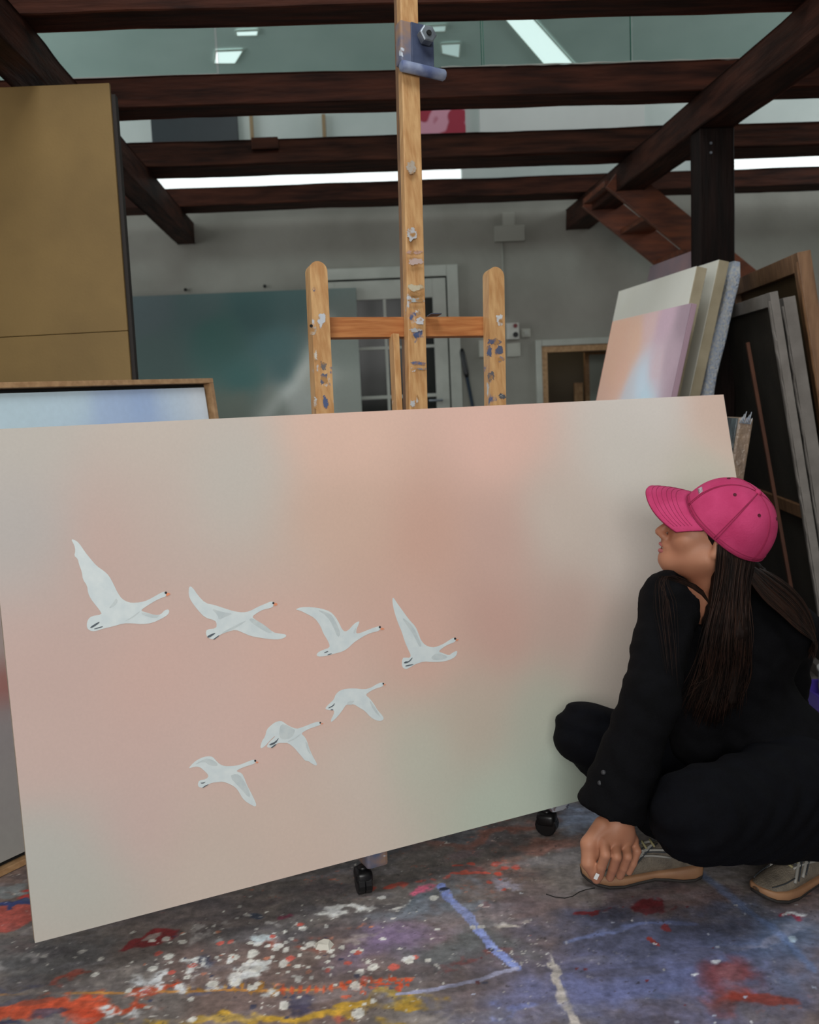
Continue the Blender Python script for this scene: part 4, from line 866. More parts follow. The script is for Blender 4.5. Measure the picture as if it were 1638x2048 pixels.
# pink and orange painting
t, O, u, n_, H_, e, L = plain_canvas('small_sunset_painting', (1383, 606), 3.72, .022, 1225, 'x', mat('lilac_edge', (176, 146, 160), .7), 'peach, lilac and pale blue canvas at the front of the leaning stack', 'painting')
n2_ = 40; a_, b_ = np.meshgrid(np.linspace(0, L, n2_), np.linspace(0, H_, n2_), indexing='ij'); puv = np.stack([a_.ravel(), b_.ravel()], 1)
def onl(x, y): P = atP(x, y, O, n_)-O; return P@e, P@u
PPX = [((1240, 660), (200, 160, 140)), ((1225, 740), (200, 160, 140)), ((1270, 680), (200, 162, 142)), ((1210, 795), (196, 158, 142)), ((1300, 640), (190, 160, 158)), ((1330, 640), (172, 146, 158)), ((1370, 640), (138, 118, 128)), ((1340, 720), (160, 138, 148)), ((1355, 760), (150, 128, 138)), ((1310, 740), (184, 162, 168)), ((1260, 790), (178, 178, 184)), ((1280, 770), (176, 188, 200)), ((1290, 795), (170, 190, 202)), ((1245, 740), (200, 160, 142))]
pc = rbf(puv, [onl(*p) for p, c in PPX], [lin(c) for p, c in PPX], .1)
obj('painted_canvas', [O+e*a+u*b for a, b in puv], [(i*n2_+j, i*n2_+j+1, (i+1)*n2_+j+1, (i+1)*n2_+j) for i in range(n2_-1) for j in range(n2_-1)], 'paint2', t, True, pc*2.3)
for (px_, Y, th_, xt, fm, em, nm, lb) in (((1394, 532), 3.88, .042, 1238, 'cream', 'creamedge', 'primed_canvas', 'taller cream canvas directly behind the peach and lilac painting'), ((1439, 519), 4.0, .042, 1300, 'cream', 'creamedge', 'primed_canvas', 'cream canvas between another cream canvas and the bubble-wrapped one')):
    t, O, u, n_, H_, e, L = plain_canvas(nm, px_, Y, th_, xt, fm, em, lb)
    MB().box(O+e*(L/2+.002)+u*H_/2, e*(L/2-.002), u*H_/2, n_*.0008).build('canvas_face', fm, t)
# bubble wrapped canvas
O, u, n_, H_, e = lean_slab((1462, 520), 4.08, eL, 1, aL, .06); L = .33; t = thing('bubble_wrapped_canvas', O+e*L/2, 'canvas in silvery blue bubble wrap leaning against the post', 'wrapped canvas')
rings = []
for k in range(31):
    b = H_*k/30; w_ = .030+.004*math.sin(k*1.1); x0 = .004*math.sin(k*.7+1)
    top_ = min(1, (30-k)/2+.45); bot_ = 1
    rg = []
    for a in np.linspace(0, 2*math.pi, 25)[:-1]:
        ca_, sa_ = math.cos(a), math.sin(a); rr = lambda q_: math.copysign(abs(q_)**.35, q_)
        rg.append(O+u*b+n_*(.03+x0+w_*rr(ca_)*top_)+e*(L/2+(L/2)*math.copysign(abs(sa_)**.18, sa_)))
    rings.append(rg)
MB().loft(rings).build('wrapped_body', 'foil', t, True)
# dusky canvas half hidden behind the post
t, O, u, n_, H_, e, L = plain_canvas('dusky_canvas', (1398, 496), 4.66, .03, 1300, 'x', mat('dusky_paint', (150, 120, 122), .6, (104, 104, 116), 2.5), 'dusky grey-pink canvas half hidden behind the post', 'canvas')
# plastic-wrapped canvas low beside the cap
O, u, n_, H_, e = lean_slab((1479, 834), 3.35, eL, 1, .17, .05); L = .52
t = thing('plastic_wrapped_canvas', O+e*L/2, 'low beige canvas in clear plastic right of the swan painting', 'wrapped canvas')
MB().box(O+e*L/2+u*H_/2+n_*.026, e*L/2, u*H_/2, n_*.025, .006).build('wrapped_edge', 'wrap', t)
MB().box(O+e*(L/2+.004)+u*H_/2-n_*.001, e*(L/2-.006), u*(H_/2-.004), n_*.003, .001).build('wrapped_face', 'wrapface', t)
mb = MB()
for k in range(7): c0 = O+u*(H_-.02)+n_*(.006*k+.004)-e*.001; mb.tube([c0, c0+u*(.022+.01*(k % 3))+n_*.004-e*.004], [.003, .001], 5)
mb.build('plastic_fold', 'foil', t, True)
# canvases leaning the other way at the right edge, their backs toward the post
eR = V(.13, .99, 0); aR = .155
def back_canvas(name, px_, Y, thick, L, edge, label, barm, cloth, bar_w=.05):
    O, u, n_, H_, e = lean_slab(px_, Y, eR, -1, aR, thick)   # n_ points +X: back side faces the post
    t = thing(name, O+e*L/2, label, 'canvas')
    for b in (0, H_-bar_w):
        MB().box(O+e*L/2+u*(b+bar_w/2)+n_*thick/2, e*(L/2-bar_w), u*bar_w/2, n_*thick/2, .002).build('stretcher_bar', barm, t)
    for a in (bar_w/2, L-bar_w/2):
        MB().box(O+e*a+u*H_/2+n_*thick/2, e*bar_w/2, u*H_/2, n_*thick/2, .002).build('stretcher_bar', edge if a < .1 else barm, t)
    MB().box(O+e*L/2+u*H_*.45+n_*thick*.6, e*(L/2-bar_w), u*.025, n_*thick*.25, .002).build('cross_brace', 'oak_dark', t)
    MB().box(O+e*L/2+u*H_/2+n_*(thick-.002), e*(L/2-.004), u*(H_/2-.004), n_*.0015).build('canvas_cloth', cloth, t)
    MB().tube([O+u*(H_*(.02+.024*k))+e*(.004+.012*RNG.random())-n_*.0015 for k in range(41)], [.003+.004*RNG.random() for k in range(41)], 5).build('folded_cloth_edge', edge, t)
    return t
back_canvas('stretched_canvas', (1539, 585), 3.62, .03, 1.25, 'greyedge', 'grey-edged canvas with its dark back turned to the post', 'greyedge', 'backcloth')
back_canvas('stretched_canvas', (1566, 596), 3.68, .045, 1.2, 'greyedge', 'thicker grey-edged canvas just right of another grey-edged canvas', 'greyedge', 'backcloth')
back_canvas('framed_canvas_back', (1594, 505), 3.75, .05, 1.15, 'oak_dark', 'tall brown wooden frame at the right edge behind the grey-edged canvases', 'oak_dark', mat('brown_backing_board', (112, 90, 58), .8, (96, 76, 48), 4), .07)
# reddish batten leaning in front of the dark canvas back
sa, sb = atY(1495, 685, 3.86), atY(1549, 990, 3.78); sd0 = nrm(sb-sa); sb = sa+sd0*((sa[2]-.004)/-sd0[2])
bt_ = MB().box((sa+sb)/2, sd0*np.linalg.norm(sb-sa)/2, nrm(np.cross(sd0, V(0, 1, 0)))*.0065, V(0, 1, 0)*.006, .001).build('wooden_batten', mat('reddish_batten', (92, 52, 30), .6, (70, 38, 24), 8))
tag(bt_, 'thin reddish wooden batten leaning before the dark canvas back', 'batten')
# ---- small things on the floor behind the person
q0 = V(1.86, 3.95, 0)
def fbox(name, lo, hi, material, label, cat, lid=None, rot=0):
    t = thing(name, ((lo[0]+hi[0])/2, (lo[1]+hi[1])/2, lo[2]), label, cat)
    MB().aabb(lo, hi, .006).build('body', material, t); return t
p1 = atZ(1660, 1392, 0)
cA = V(1.70, 3.40, 0)
tr = thing('purple_tray', cA, 'shallow purple plastic tray on the floor behind the person', 'tray'); M['purple'] = mat('purple_plastic', (76, 58, 150), .35)
MB().aabb(cA+V(-.12, -.06, 0), cA+V(.12, .16, .008), .003).build('base', 'purple', tr)
mb = MB()
for a, b in ((V(-.12, -.06, 0), V(.12, -.05, .06)), (V(-.12, .15, 0), V(.12, .16, .06)), (V(-.12, -.05, 0), V(-.11, .15, .06)), (V(.11, -.05, 0), V(.12, .15, .06))): mb.aabb(cA+a, cA+b, .003)
mb.build('rim', 'purple', tr)
jb = cA+V(.0, .0, .009)
jr = thing('paint_tub', jb, 'clear plastic tub with a yellow label standing in the purple tray', 'tub')
ring = lambda z, r: [jb+V(.0, .05, 0)+V(r*math.cos(a), r*math.sin(a), z) for a in np.linspace(0, 2*math.pi, 21)[:-1]]
MB().loft([ring(0, .06), ring(.004, .065), ring(.10, .07), ring(.11, .068)]).build('tub_body', mat('milky_plastic', (164, 172, 176), .3), jr, True)
MB().loft([ring(.02, .0662), ring(.021, .067), ring(.06, .0695), ring(.061, .069)], False).build('label_band', mat('yellow_label', (196, 176, 52), .5, (120, 130, 110), 18), jr, True)
MB().loft([ring(.111, .073), ring(.113, .075), ring(.125, .075), ring(.128, .07)]).build('tub_lid', mat('white_lid', (190, 190, 188), .4), jr, True)
ob = jb+V(.0, .05, .129)
oc = thing('orange_can', ob, 'orange tin standing on the paint tub behind the person', 'tin')
ring2 = lambda z, r: [ob+V(r*math.cos(a), r*math.sin(a), z) for a in np.linspace(0, 2*math.pi, 21)[:-1]]
MB().loft([ring2(0, .05), ring2(.002, .053), ring2(.06, .053), ring2(.062, .051)]).build('tin_body', mat('orange_tin', (210, 122, 40), .4), oc, True)
MB().loft([ring2(.063, .051), ring2(.065, .053), ring2(.07, .053), ring2(.071, .047)]).build('tin_lid', mat('tan_lid', (170, 134, 96), .4), oc, True)
# paint flake and thread on the floor
fk = atZ(648, 1892, 0)
mb = MB().add([fk+V(x, y, z) for x, y, z in ((-.018, -.012, 0), (.012, -.02, 0), (.022, .004, 0), (.002, .02, 0), (-.02, .012, 0), (-.012, -.006, .009), (.01, -.010, .008), (.012, .004, .012), (0, .012, .010), (-.012, .007, .008))], [(0, 1, 6, 5), (1, 2, 7, 6), (2, 3, 8, 7), (3, 4, 9, 8), (4, 0, 5, 9), (5, 6, 7, 8, 9), (4, 3, 2, 1, 0)])
tag(mb.build('paint_flake', mat('dried_white_paint', (206, 202, 190), .6)), 'chunk of dried white paint lying on the floor', 'paint flake')
th = [atZ(x, y, .0015) for x, y in ((1092, 1788), (1110, 1794), (1130, 1796), (1146, 1792), (1158, 1784), (1172, 1779), (1190, 1776))]
tag(MB().tube(th, .0009, 5).build('loose_thread', 'shadowgap'), 'thin dark thread lying on the floor beside the shoe', 'thread')
# ================================================================== the person
def J(x, y, Y): return atY(x, y, Y)
DY = 0.0
# head frame
alp, bet = math.radians(10), math.radians(22)
Fh = V(-math.cos(alp), math.sin(alp), 0); hF = math.cos(bet)*Fh+math.sin(bet)*V(0, 0, 1); hL = V(-Fh[1], Fh[0], 0); hU = np.cross(hF, hL)
HC = J(1422, 1070, 2.33); HR = np.stack([hF, hL, hU])            # rows: local axes
def hw(p): return HC+np.asarray(p, float)@HR
def hl(P): return (P-HC)@HR.T
cbet = math.radians(42); calp = math.radians(26); Fc = V(-math.cos(calp), math.sin(calp), 0)
kF = math.cos(cbet)*Fc+math.sin(cbet)*V(0, 0, 1); kL = V(-Fc[1], Fc[0], 0); kU = np.cross(kF, kL)
_r = math.radians(13); kU, kL = math.cos(_r)*kU+math.sin(_r)*kL, math.cos(_r)*kL-math.sin(_r)*kU
KC = J(1449, 1055, 2.326); ca_, cb_, ch_ = .113, .098, .120
neck = J(1432, 1192, 2.39); neckl = hl(neck)
def f_head(p):
    d = sd_ell(p, (-.014, 0, .026), (.092, .071, .092))
    d = smin(d, sd_ell(p, (.04, 0, -.03), (.056, .053, .085)), .03)
    d = smin(d, sd_cone(p, (.066, 0, -.094), (.076, 0, -.090), .021, .018), .025)
    for s_ in (-1, 1):
        d = smin(d, sd_cone(p, (.064, s_*.016, -.090), (-.002, s_*.052, -.055), .018, .018), .03)
        d = smin(d, sd_ell(p, (.06, s_*.036, -.03), (.026, .022, .026)), .02)          # cheek
        d = smin(d, sd_cone(p, (.076, s_*.012, .020), (.062, s_*.046, .016), .011, .011), .012)  # brow
        e = sd_ell(p, (-.016, s_*.072, -.008), (.019, .010, .031)); e = np.maximum(e, -sd_ell(p, (-.012, s_*.082, -.004), (.011, .008, .019)))
        d = smin(d, e, .008); d = smin(d, sd_ell(p, (-.009, s_*.072, -.036), (.010, .007, .010)), .006)
        d = np.maximum(d, -(sd_ell(p, (.090, s_*.031, .001), (.012, .017, .010))))        # eye socket
        d = smin(d, sd_ell(p, (.1045, s_*.0115, -.041), (.010, .008, .008)), .006)
    d = smin(d, sd_cone(p, (.090, 0, .012), (.117, 0, -.034), .008, .0105), .012)
    d = smin(d, sd_ell(p, (.090, 0, -.060), (.014, .026, .014)), .012)
    d = np.maximum(d, -sd_ell(p, (.104, 0, -.0685), (.014, .021, .004)))                  # parted lips
    pc = ((HC+p@HR)-KC)@np.stack([kF, kL, kU]).T
    pq = pc.copy(); pq[..., 2] = np.maximum(pq[..., 2], 0)
    d = np.where(pc[..., 2] > -.006-.5*np.maximum(0, pc[..., 0]-.03), np.maximum(d, sd_ell(pq, (0, 0, 0), (ca_-.009, cb_-.009, ch_-.010))), d)
    d = smin(d, sd_cone(p, (-.006, 0, -.06), neckl, .055, .054), .03)
    d = smin(d, sd_cone(p, neckl, neckl+(neckl-np.array([-.03, 0, -.05]))*.35, .052, .075), .03)
    return d
hv, hf = surf(f_head, (-.20, -.13, -.235), (.14, .13, .145), .0042)
skin_v = [HC+hv@HR]; skin_f = [hf]
# joints
shL, elL, wrL = J(1340, 1200, 2.30), J(1300, 1400, 2.12), J(1222, 1616, 2.10)
shR, elR, wrR = J(1572, 1268, 2.48), J(1570, 1440, 2.66), J(1365, 1470, 2.54)
chest, waist, pelv = J(1450, 1285, 2.42), J(1492, 1425, 2.42), J(1590, 1560, 2.36)
heA, toA = atZ(1402, 1752, 0), atZ(1163, 1766, 0); heB = V(1.105, 2.225, 0); toB = atZ(1512, 1806, 0)
dA, dB = nrm(toA-heA), nrm(toB-heB)
anR = heA+dA*.055+V(0, 0, .105); anL = heB+dB*.055+V(0, 0, .105)
hipR, knR = J(1550, 1560, 2.46), J(1172, 1466, 2.40)
hipL, knL = J(1590, 1585, 2.26), J(1396, 1630, 2.03)
# left hand
def H(x, y, Y): return J(x, y, Y)
def f_hand(P):
    d = sd_cone(P, J(1232, 1600, 2.12), J(1238, 1642, 2.11), .031, .029)
    mcp = [H(1208, 1684, 2.078), H(1230, 1686, 2.083), H(1250, 1685, 2.095), H(1265, 1680, 2.112)]
    wr = H(1238, 1642, 2.11)
    for m_, r_ in zip(mcp, (.0165, .0165, .0155, .014)): d = smin(d, sd_cone(P, wr, m_, .021, r_), .016)
    d = smin(d, sd_ell(P, H(1232, 1668, 2.10), (.040, .02, .032)), .012)
    fing = [[mcp[0], H(1211, 1710, 2.050), H(1203, 1733, 2.058), H(1199, 1752, 2.066)],
            [mcp[1], H(1233, 1714, 2.052), H(1226, 1737, 2.062), H(1220, 1755, 2.072)],
            [mcp[2], H(1255, 1713, 2.066), H(1247, 1735, 2.076), H(1240, 1752, 2.086)],
            [mcp[3], H(1274, 1702, 2.095), H(1266, 1727, 2.098), H(1258, 1744, 2.105)]]
    for k, f in enumerate(fing):
        r0_ = (.0124, .0124, .0118, .0104)[k]; g = np.full(P.shape[:-1], 9.)
        for i in range(3): g = smin(g, sd_cone(P, f[i], f[i+1], r0_*(1-.08*i), r0_*(1-.08*(i+1))), .003)
        d = smin(d, g, .0035)
    th_ = [H(1206, 1652, 2.10), H(1178, 1688, 2.085), H(1177, 1726, 2.075), H(1193, 1758, 2.072)]; g = np.full(P.shape[:-1], 9.)
    for i, (a, b) in enumerate(((.022, .0185), (.0185, .0155), (.0155, .011))): g = smin(g, sd_cone(P, th_[i], th_[i+1], a, b), .006)
    d = smin(d, sd_ell(P, H(1193, 1702, 2.082), (.014, .012, .022)), .006)
    return smin(d, g, .006)
hb0, hb1 = J(1236, 1690, 2.09)-V(.115, .08, .125), J(1236, 1690, 2.09)+V(.10, .085, .135)
v_, f_ = surf(f_hand, hb0, hb1, .0027); skin_f.append(f_+sum(map(len, skin_v))); skin_v.append(v_)
# right hand, resting out of sight behind the sleeve
hdR = nrm(J(1290, 1490, 2.50)-wrR)
def f_handR(P):
    sd_ = nrm(np.cross(hdR, V(0, 0, 1))); dn = np.cross(sd_, hdR)
    d = sd_cone(P, wrR-hdR*.05, wrR+hdR*.01, .026, .024); 
    for k in range(4):
        m_ = wrR+hdR*.085+sd_*(-.03+.02*k); d = smin(d, sd_cone(P, wrR+hdR*.01, m_, .018, .013), .012)
        f = [m_, m_+hdR*.036-V(0, 0, .008), m_+hdR*.055-V(0, 0, .026), m_+hdR*.06-V(0, 0, .042)]
        for i in range(3): d = smin(d, sd_cone(P, f[i], f[i+1], .0095-.0008*i, .0095-.0008*(i+1)), .003)
    f = [wrR+hdR*.02, wrR+hdR*.05-sd_*.045-V(0, 0, .01), wrR+hdR*.08-sd_*.052-V(0, 0, .02), wrR+hdR*.1-sd_*.048-V(0, 0, .028)]
    for i in range(3): d = smin(d, sd_cone(P, f[i], f[i+1], .014-.0015*i, .014-.0015*(i+1)), .005)
    return d
v_, f_ = surf(f_handR, wrR-.17, wrR+.17, .0045); skin_f.append(f_+sum(map(len, skin_v))); skin_v.append(v_)
# body under the clothes: one continuous figure
def f_body(P, g=0.0):
    d = sd_cone(P, chest, waist, .115+g, .105+g); d = smin(d, sd_cone(P, waist, pelv, .105+g, .13+g), .06)
    d = smin(d, sd_cone(P, neck, chest, .055+g, .10+g), .05); d = smin(d, sd_cone(P, shL, shR, .05+g, .05+g), .05)
    for a, b, c in ((shL, elL, wrL), (shR, elR, wrR)):
        d = smin(d, sd_cone(P, a, b, .046+g, .036+g), .02); d = smin(d, sd_cone(P, b, c, .036+g, .024+g), .015)
    for a, b, c in ((hipL, knL, anL), (hipR, knR, anR)):
        d = smin(d, sd_cone(P, a, b, .075+g, .05+g), .03); d = smin(d, sd_cone(P, b, c, .046+g, .034+g), .02)
    return d
v_, f_ = surf(f_body, (.36, 1.86, .02), (1.36, 2.86, 1.08), .016); skin_f.append(f_+sum(map(len, skin_v))); skin_v.append(v_)
pbase = V((heA[0]+heB[0])/2, (heA[1]+heB[1])/2, 0)
person = obj('person', np.concatenate(skin_v), np.concatenate(skin_f), 'skin', None, True, origin=pbase)
tag(person, 'person in black suit and pink cap squatting and looking up at the swan painting', 'person')
def cat(pts, n):
    pts = np.asarray(pts, float); P = np.vstack([2*pts[0]-pts[1], pts, 2*pts[-1]-pts[-2]]); out = []
    for s in np.linspace(0, len(pts)-1-1e-6, n):
        i = int(s); t = s-i; a, b, c, d = P[i:i+4]
        out.append(.5*((2*b)+(c-a)*t+(2*a-5*b+4*c-d)*t*t+(3*b-a-3*c+d)*t**3))
    return np.array(out)
# face details
mb = MB()
def ell_mb(mb, c, r, R=HR, n=12, m_=8):
    rings = []
    for i in range(1, m_):
        t = math.pi*i/m_; rings.append([np.asarray(c)+np.array([r[0]*math.sin(t)*math.cos(a), r[1]*math.sin(t)*math.sin(a), r[2]*math.cos(t)])@R for a in np.linspace(0, 2*math.pi, n+1)[:-1]])
    return mb.loft(rings[::-1])
mb.tube(cat([hw((.078, -.026, -.063)), hw((.094, -.015, -.0635)), hw((.103, -.004, -.0615)), hw((.103, .004, -.0615)), hw((.094, .015, -.0635)), hw((.078, .026, -.063))], 15), [.0012, .0022, .003, .0036, .0042, .0045, .0044, .0042, .0044, .0045, .0042, .0036, .003, .0022, .0012], 8)
mb.tube(cat([hw((.078, -.026, -.064)), hw((.091, -.016, -.074)), hw((.0985, 0, -.077)), hw((.091, .016, -.074)), hw((.078, .026, -.064))], 15), [.0012, .0025, .0036, .0044, .005, .0053, .0055, .0055, .0055, .0053, .005, .0044, .0036, .0025, .0012], 8); mb.build('lips', 'lip', person, True)
mb = MB(); ell_mb(mb, hw((.087, 0, -.0675)), (.010, .019, .005)); mb.build('teeth', 'tooth', person, True)
for s_ in (1, -1):
    mb = MB(); ell_mb(mb, hw((.0735, s_*.031, .001)), (.0125, .0125, .0125)); ey = mb.build('eye', mat('eye_white', (215, 210, 205), .2), person, True)
    mb = MB(); ell_mb(mb, hw((.0838, s_*.031, .001)), (.003, .0058, .0058)); mb.build('iris', 'eye', ey, True)
    mb = MB().tube([hw((.088, s_*.014, .018)), hw((.087, s_*.03, .025)), hw((.074, s_*.047, .021))], [.003, .004, .002], 6); mb.build('eyebrow', 'hair', person, True)
nl = J(1203, 1748, 2.058)
mb = MB(); ell_mb(mb, nl, (.0055, .002, .0075), np.eye(3)); mb.build('fingernail', 'nail', person, True)
# jacket
cuff = J(1219, 1624, 2.10); cdir = nrm(cuff-elL); cuffR = wrR-nrm(wrR-elR)*.02; cdR = nrm(wrR-elR)
def f_jacket(P):
    fold = .0022*np.sin(P[..., 2]*62+7*np.sin(P[..., 0]*13)+P[..., 1]*19)+.0016*np.sin(P[..., 2]*113+P[..., 0]*71+4*np.sin(P[..., 1]*23))
    d = sd_cone(P, chest, waist, .150, .122)
    d = smin(d, sd_cone(P, waist, pelv, .122, .170), .05)
    d = smin(d, sd_cone(P, neck+V(.01, .0, -.05), chest, .085, .14), .06)
    d = smin(d, sd_cone(P, shL*.9+chest*.1, shR, .068, .066), .06)
    d = smin(d, sd_cone(P, J(1385, 1330, 2.35), J(1395, 1480, 2.34), .075, .07), .04)
    bk = J(1575, 1262, 2.42); d = smin(d, sd_ell(P, bk, (.085, .08, .075)), .05)
    for a, b, c, cd_, cu, r_ in ((shL, elL, cuff, cdir, cuff, (.070, .062, .078)), (shR, elR, cuffR, cdR, cuffR, (.068, .058, .056))):
        s_ = smin(sd_cone(P, a, b, r_[0], r_[1]), sd_cone(P, b, c+cd_*.04, r_[1], r_[2]), .02)
        s_ = np.maximum(s_, (P-cu)@cd_)
        if a is shL: s_ = np.maximum(s_, -np.maximum(sd_cone(P, elL, c+cd_*.05, r_[1]-.022, r_[2]-.022), ((cu-P)@cd_)-.016))
        d = smin(d, s_, .03)
    d = d+fold
    d = np.maximum(d, -sd_cone(P, J(1392, 1118, 2.28), J(1411, 1226, 2.285), .058, .036))
    d = np.maximum(d, -sd_cone(P, J(1396, 1136, 2.30), J(1425, 1146, 2.34), .045, .055))
    # open collar around the neck, hem
    d = np.maximum(d, -(sd_cone(P, neck+V(.012, 0, .15), neck+V(-.004, 0, -.03), .09, .058)))
    hem = J(1500, 1640, 2.2); hn = nrm(V(.15, .05, -1)); d = np.maximum(d, (P-hem)@hn-.02)
    return d
v_, f_ = surf(f_jacket, (.40, 1.92, .1), (1.42, 2.92, 1.07), .0095)
jk = obj('jacket', v_, f_, 'jacket', person, True); jk['label'] = 'black blazer'
for k, (x, y) in enumerate(((1207, 1545), (1200, 1566))):
    P_ = J(x, y, 2.0); 
    # slide toward the sleeve surface
    dd_ = nrm(ray(x, y)); t0 = 2.4
    for s in np.linspace(1.6, 2.4, 400):
        if f_jacket((CAM+dd_*s)[None])[0] < 0: t0 = s; break
    P_ = CAM+dd_*t0; mb = MB().tube([P_+dd_*.004, P_-dd_*.002, P_-dd_*.0035], [.0058, .0058, .004], 12); mb.build('cuff_button', 'buttonm', jk, True)
# lapel / collar strip around the neck
def f_trousers(P):
    fold = .004*np.sin(P[..., 0]*50+9*np.sin(P[..., 2]*16)+P[..., 1]*33)
    d = sd_cone(P, waist+(pelv-waist)*.4, pelv, .12, .165)
    for a, b, c, r_ in ((hipL, knL, anL, (.13, .098, .092, .062)), (hipR, knR, anR, (.12, .073, .072, .058))):
        d = smin(d, sd_cone(P, a, b, r_[0], r_[1]), .05)
        cut = c+V(0, 0, .02) if a is hipR else c+V(0, 0, .0)
        s_ = sd_cone(P, b, c, r_[2], r_[3]); s_ = np.maximum(s_, (cut[2]-.02)-P[..., 2])
        d = smin(d, s_, .035)
    return np.maximum(d+fold, .012-P[..., 2])
v_, f_ = surf(f_trousers, (.34, 1.84, .0), (1.42, 2.72, .66), .0095)
tsr = obj('trousers', v_, f_, 'trouser', person, True); tsr['label'] = 'wide black trousers'
# ---- shoes
def shoe(he, dr, L, lab):
    s_ = V(-dr[1], dr[0], 0); X = lambda x, y, z: he+dr*x*L+s_*y+V(0, 0, z)
    st = [0, .02, .08, .18, .3, .42, .55, .68, .8, .9, .96, 1.0]
    wd = [.016, .026, .032, .034, .033, .034, .039, .044, .044, .037, .027, .012]
    rock = [.016, .008, .003, .003, .009, .013, .009, .003, .004, .010, .018, .026]
    top = [.082, .095, .104, .104, .096, .090, .082, .07, .058, .05, .045, .040]
    mid = [.040, .042, .042, .040, .036, .034, .032, .031, .033, .037, .041, .043]
    def ringp(i, z0, z1, g, pw=.5, n=20, skew=0):
        r = []
        for a in np.linspace(0, 2*math.pi, n+1)[:-1]:
            ca_, sa_ = math.cos(a), math.sin(a); y = math.copysign(abs(ca_)**pw, ca_)*(wd[i]+g); z = (z0+z1)/2+math.copysign(abs(sa_)**pw, sa_)*(z1-z0)/2
            if skew: y *= 1-skew*max(0, sa_)
            r.append(X(st[i], y, z))
        return r
    up = MB().loft([ringp(i, mid[i]-.012, top[i], -.002, .75, 24, .42) for i in range(12)]).build('shoe', 'shoe', person, True); up['label'] = lab
    MB().loft([ringp(i, rock[i]+.005, mid[i], .004, .4) for i in range(12)]).build('midsole', 'sole', up, True)
    MB().loft([ringp(i, rock[i]-.003 if rock[i] > .0045 else .001, rock[i]+.007, .001, .4) for i in range(12)]).build('outsole', 'sole_dark', up, True)
    def onside(x, fr, sd_, lift=.002):
        i = min(int(np.searchsorted(st, x)), 11); i0 = max(i-1, 0); t = 0 if st[i] == st[i0] else (x-st[i0])/(st[i]-st[i0])
        w_ = wd[i0]*(1-t)+wd[i]*t-.002; z0 = (mid[i0]-.012)*(1-t)+(mid[i]-.012)*t; z1 = top[i0]*(1-t)+top[i]*t
        a = -math.pi/2*0+fr*math.pi/2; ca_, sa_ = math.cos(a), math.sin(a)
        return X(x, sd_*((ca_**.75)*w_*(1-.42*sa_)+lift), (z0+z1)/2+(sa_**.75)*(z1-z0)/2+lift*sa_)
    for sd_ in (1, -1):
        mb = MB()
        for (xa, fa, xb, fb, r_) in ((.16, .15, .62, .75, .0035), (.28, .05, .66, .55, .003), (.62, .05, .40, .85, .004), (.72, .05, .52, .85, .004), (.3, .5, .12, .85, .003)):
            mb.tube([onside(xa+(xb-xa)*q, max(.01, fa+(fb-fa)*q), sd_, .0015) for q in np.linspace(0, 1, 9)], r_, 6)
        mb.build('side_overlay', 'stripe', up, True)
        mb = MB()
        for (xa, fa, xb, fb, r_) in ((.2, .12, .64, .66, .0016), (.58, .06, .37, .82, .0018), (.68, .05, .49, .8, .0018), (.06, .2, .3, .35, .002), (.7, .2, .92, .25, .0015), (.05, .6, .2, .75, .0018)):
            mb.tube([onside(xa+(xb-xa)*q, max(.01, fa+(fb-fa)*q), sd_, .003) for q in np.linspace(0, 1, 9)], r_, 5)
        mb.build('dark_piping', 'shoe_dark', up, True)
    for k in range(5):
        x = .40+.065*k; MB().tube([onside(x, .62, 1, .003), onside(x+.015, .9, 1, .006), onside(x+.015, .9, -1, .006), onside(x, .62, -1, .003)], .0028, 6).build('lace', 'lace', up, True)
    MB().loft([[X(.22+.13*math.cos(a)*k_, .026*math.sin(a)*k_, .098+h_+.01*math.cos(a)*-1) for a in np.linspace(0, 2*math.pi, 17)[:-1]] for k_, h_ in ((1.05, 0), (1.08, .008), (1.0, .014), (.9, .006))]).build('collar', 'shoe_dark', up, True)
    return up
shoe(heA, dA, np.linalg.norm(toA-heA), 'grey and tan running shoe under the hand')
shoe(heB, dB, np.linalg.norm(toB-heB), 'grey and tan running shoe at the right edge')
# little white scrap pinched in the fingers
sp = J(1193, 1753, 2.045)
mb = MB().box(sp, V(.003, .0, .006), V(0, .0015, .0), V(.003, 0, -.0015)*1.2, .0005); tag(mb.build('paper_scrap', mat('white_paper', (225, 225, 222), .6)), 'tiny white paper scrap pinched between the fingertips', 'paper scrap')
# ---- cap
def crown(th, ph, g=0.0):
    """th around (0 = front), ph 0 rim .. 1 apex"""
    s = math.cos(ph*math.pi/2)**.82; z = math.sin(ph*math.pi/2)**.95
    r = s*(1+.012*math.cos(6*th)); f = 1.0
    return KC+kF*(ca_+g)*r*math.cos(th)*f+kL*(cb_+g)*r*math.sin(th)+kU*((ch_+g)*z)
NT, NP_ = 72, 18
vs = []; 
for i in range(NP_):
    for k in range(NT): vs.append(crown(2*math.pi*k/NT, i/(NP_-1)*.985))
vs.append(crown(0, 1)); fs = [(i*NT+k, i*NT+(k+1) % NT, (i+1)*NT+(k+1) % NT, (i+1)*NT+k) for i in range(NP_-1) for k in range(NT)]+[((NP_-1)*NT+k, (NP_-1)*NT+(k+1) % NT, NP_*NT) for k in range(NT)]
nv = len(vs); vi = []
for i in range(NP_):
    for k in range(NT): vi.append(crown(2*math.pi*k/NT, i/(NP_-1)*.985, -.003))
vi.append(crown(0, 1, -.003))
fs += [tuple(nv+q for q in f[::-1]) for f in fs[:]]+[((k+1) % NT, k, nv+k, nv+(k+1) % NT) for k in range(NT)]
cap = obj('cap', vs+vi, fs, 'cap', person, True); cap['label'] = 'washed pink baseball cap'
mb = MB()
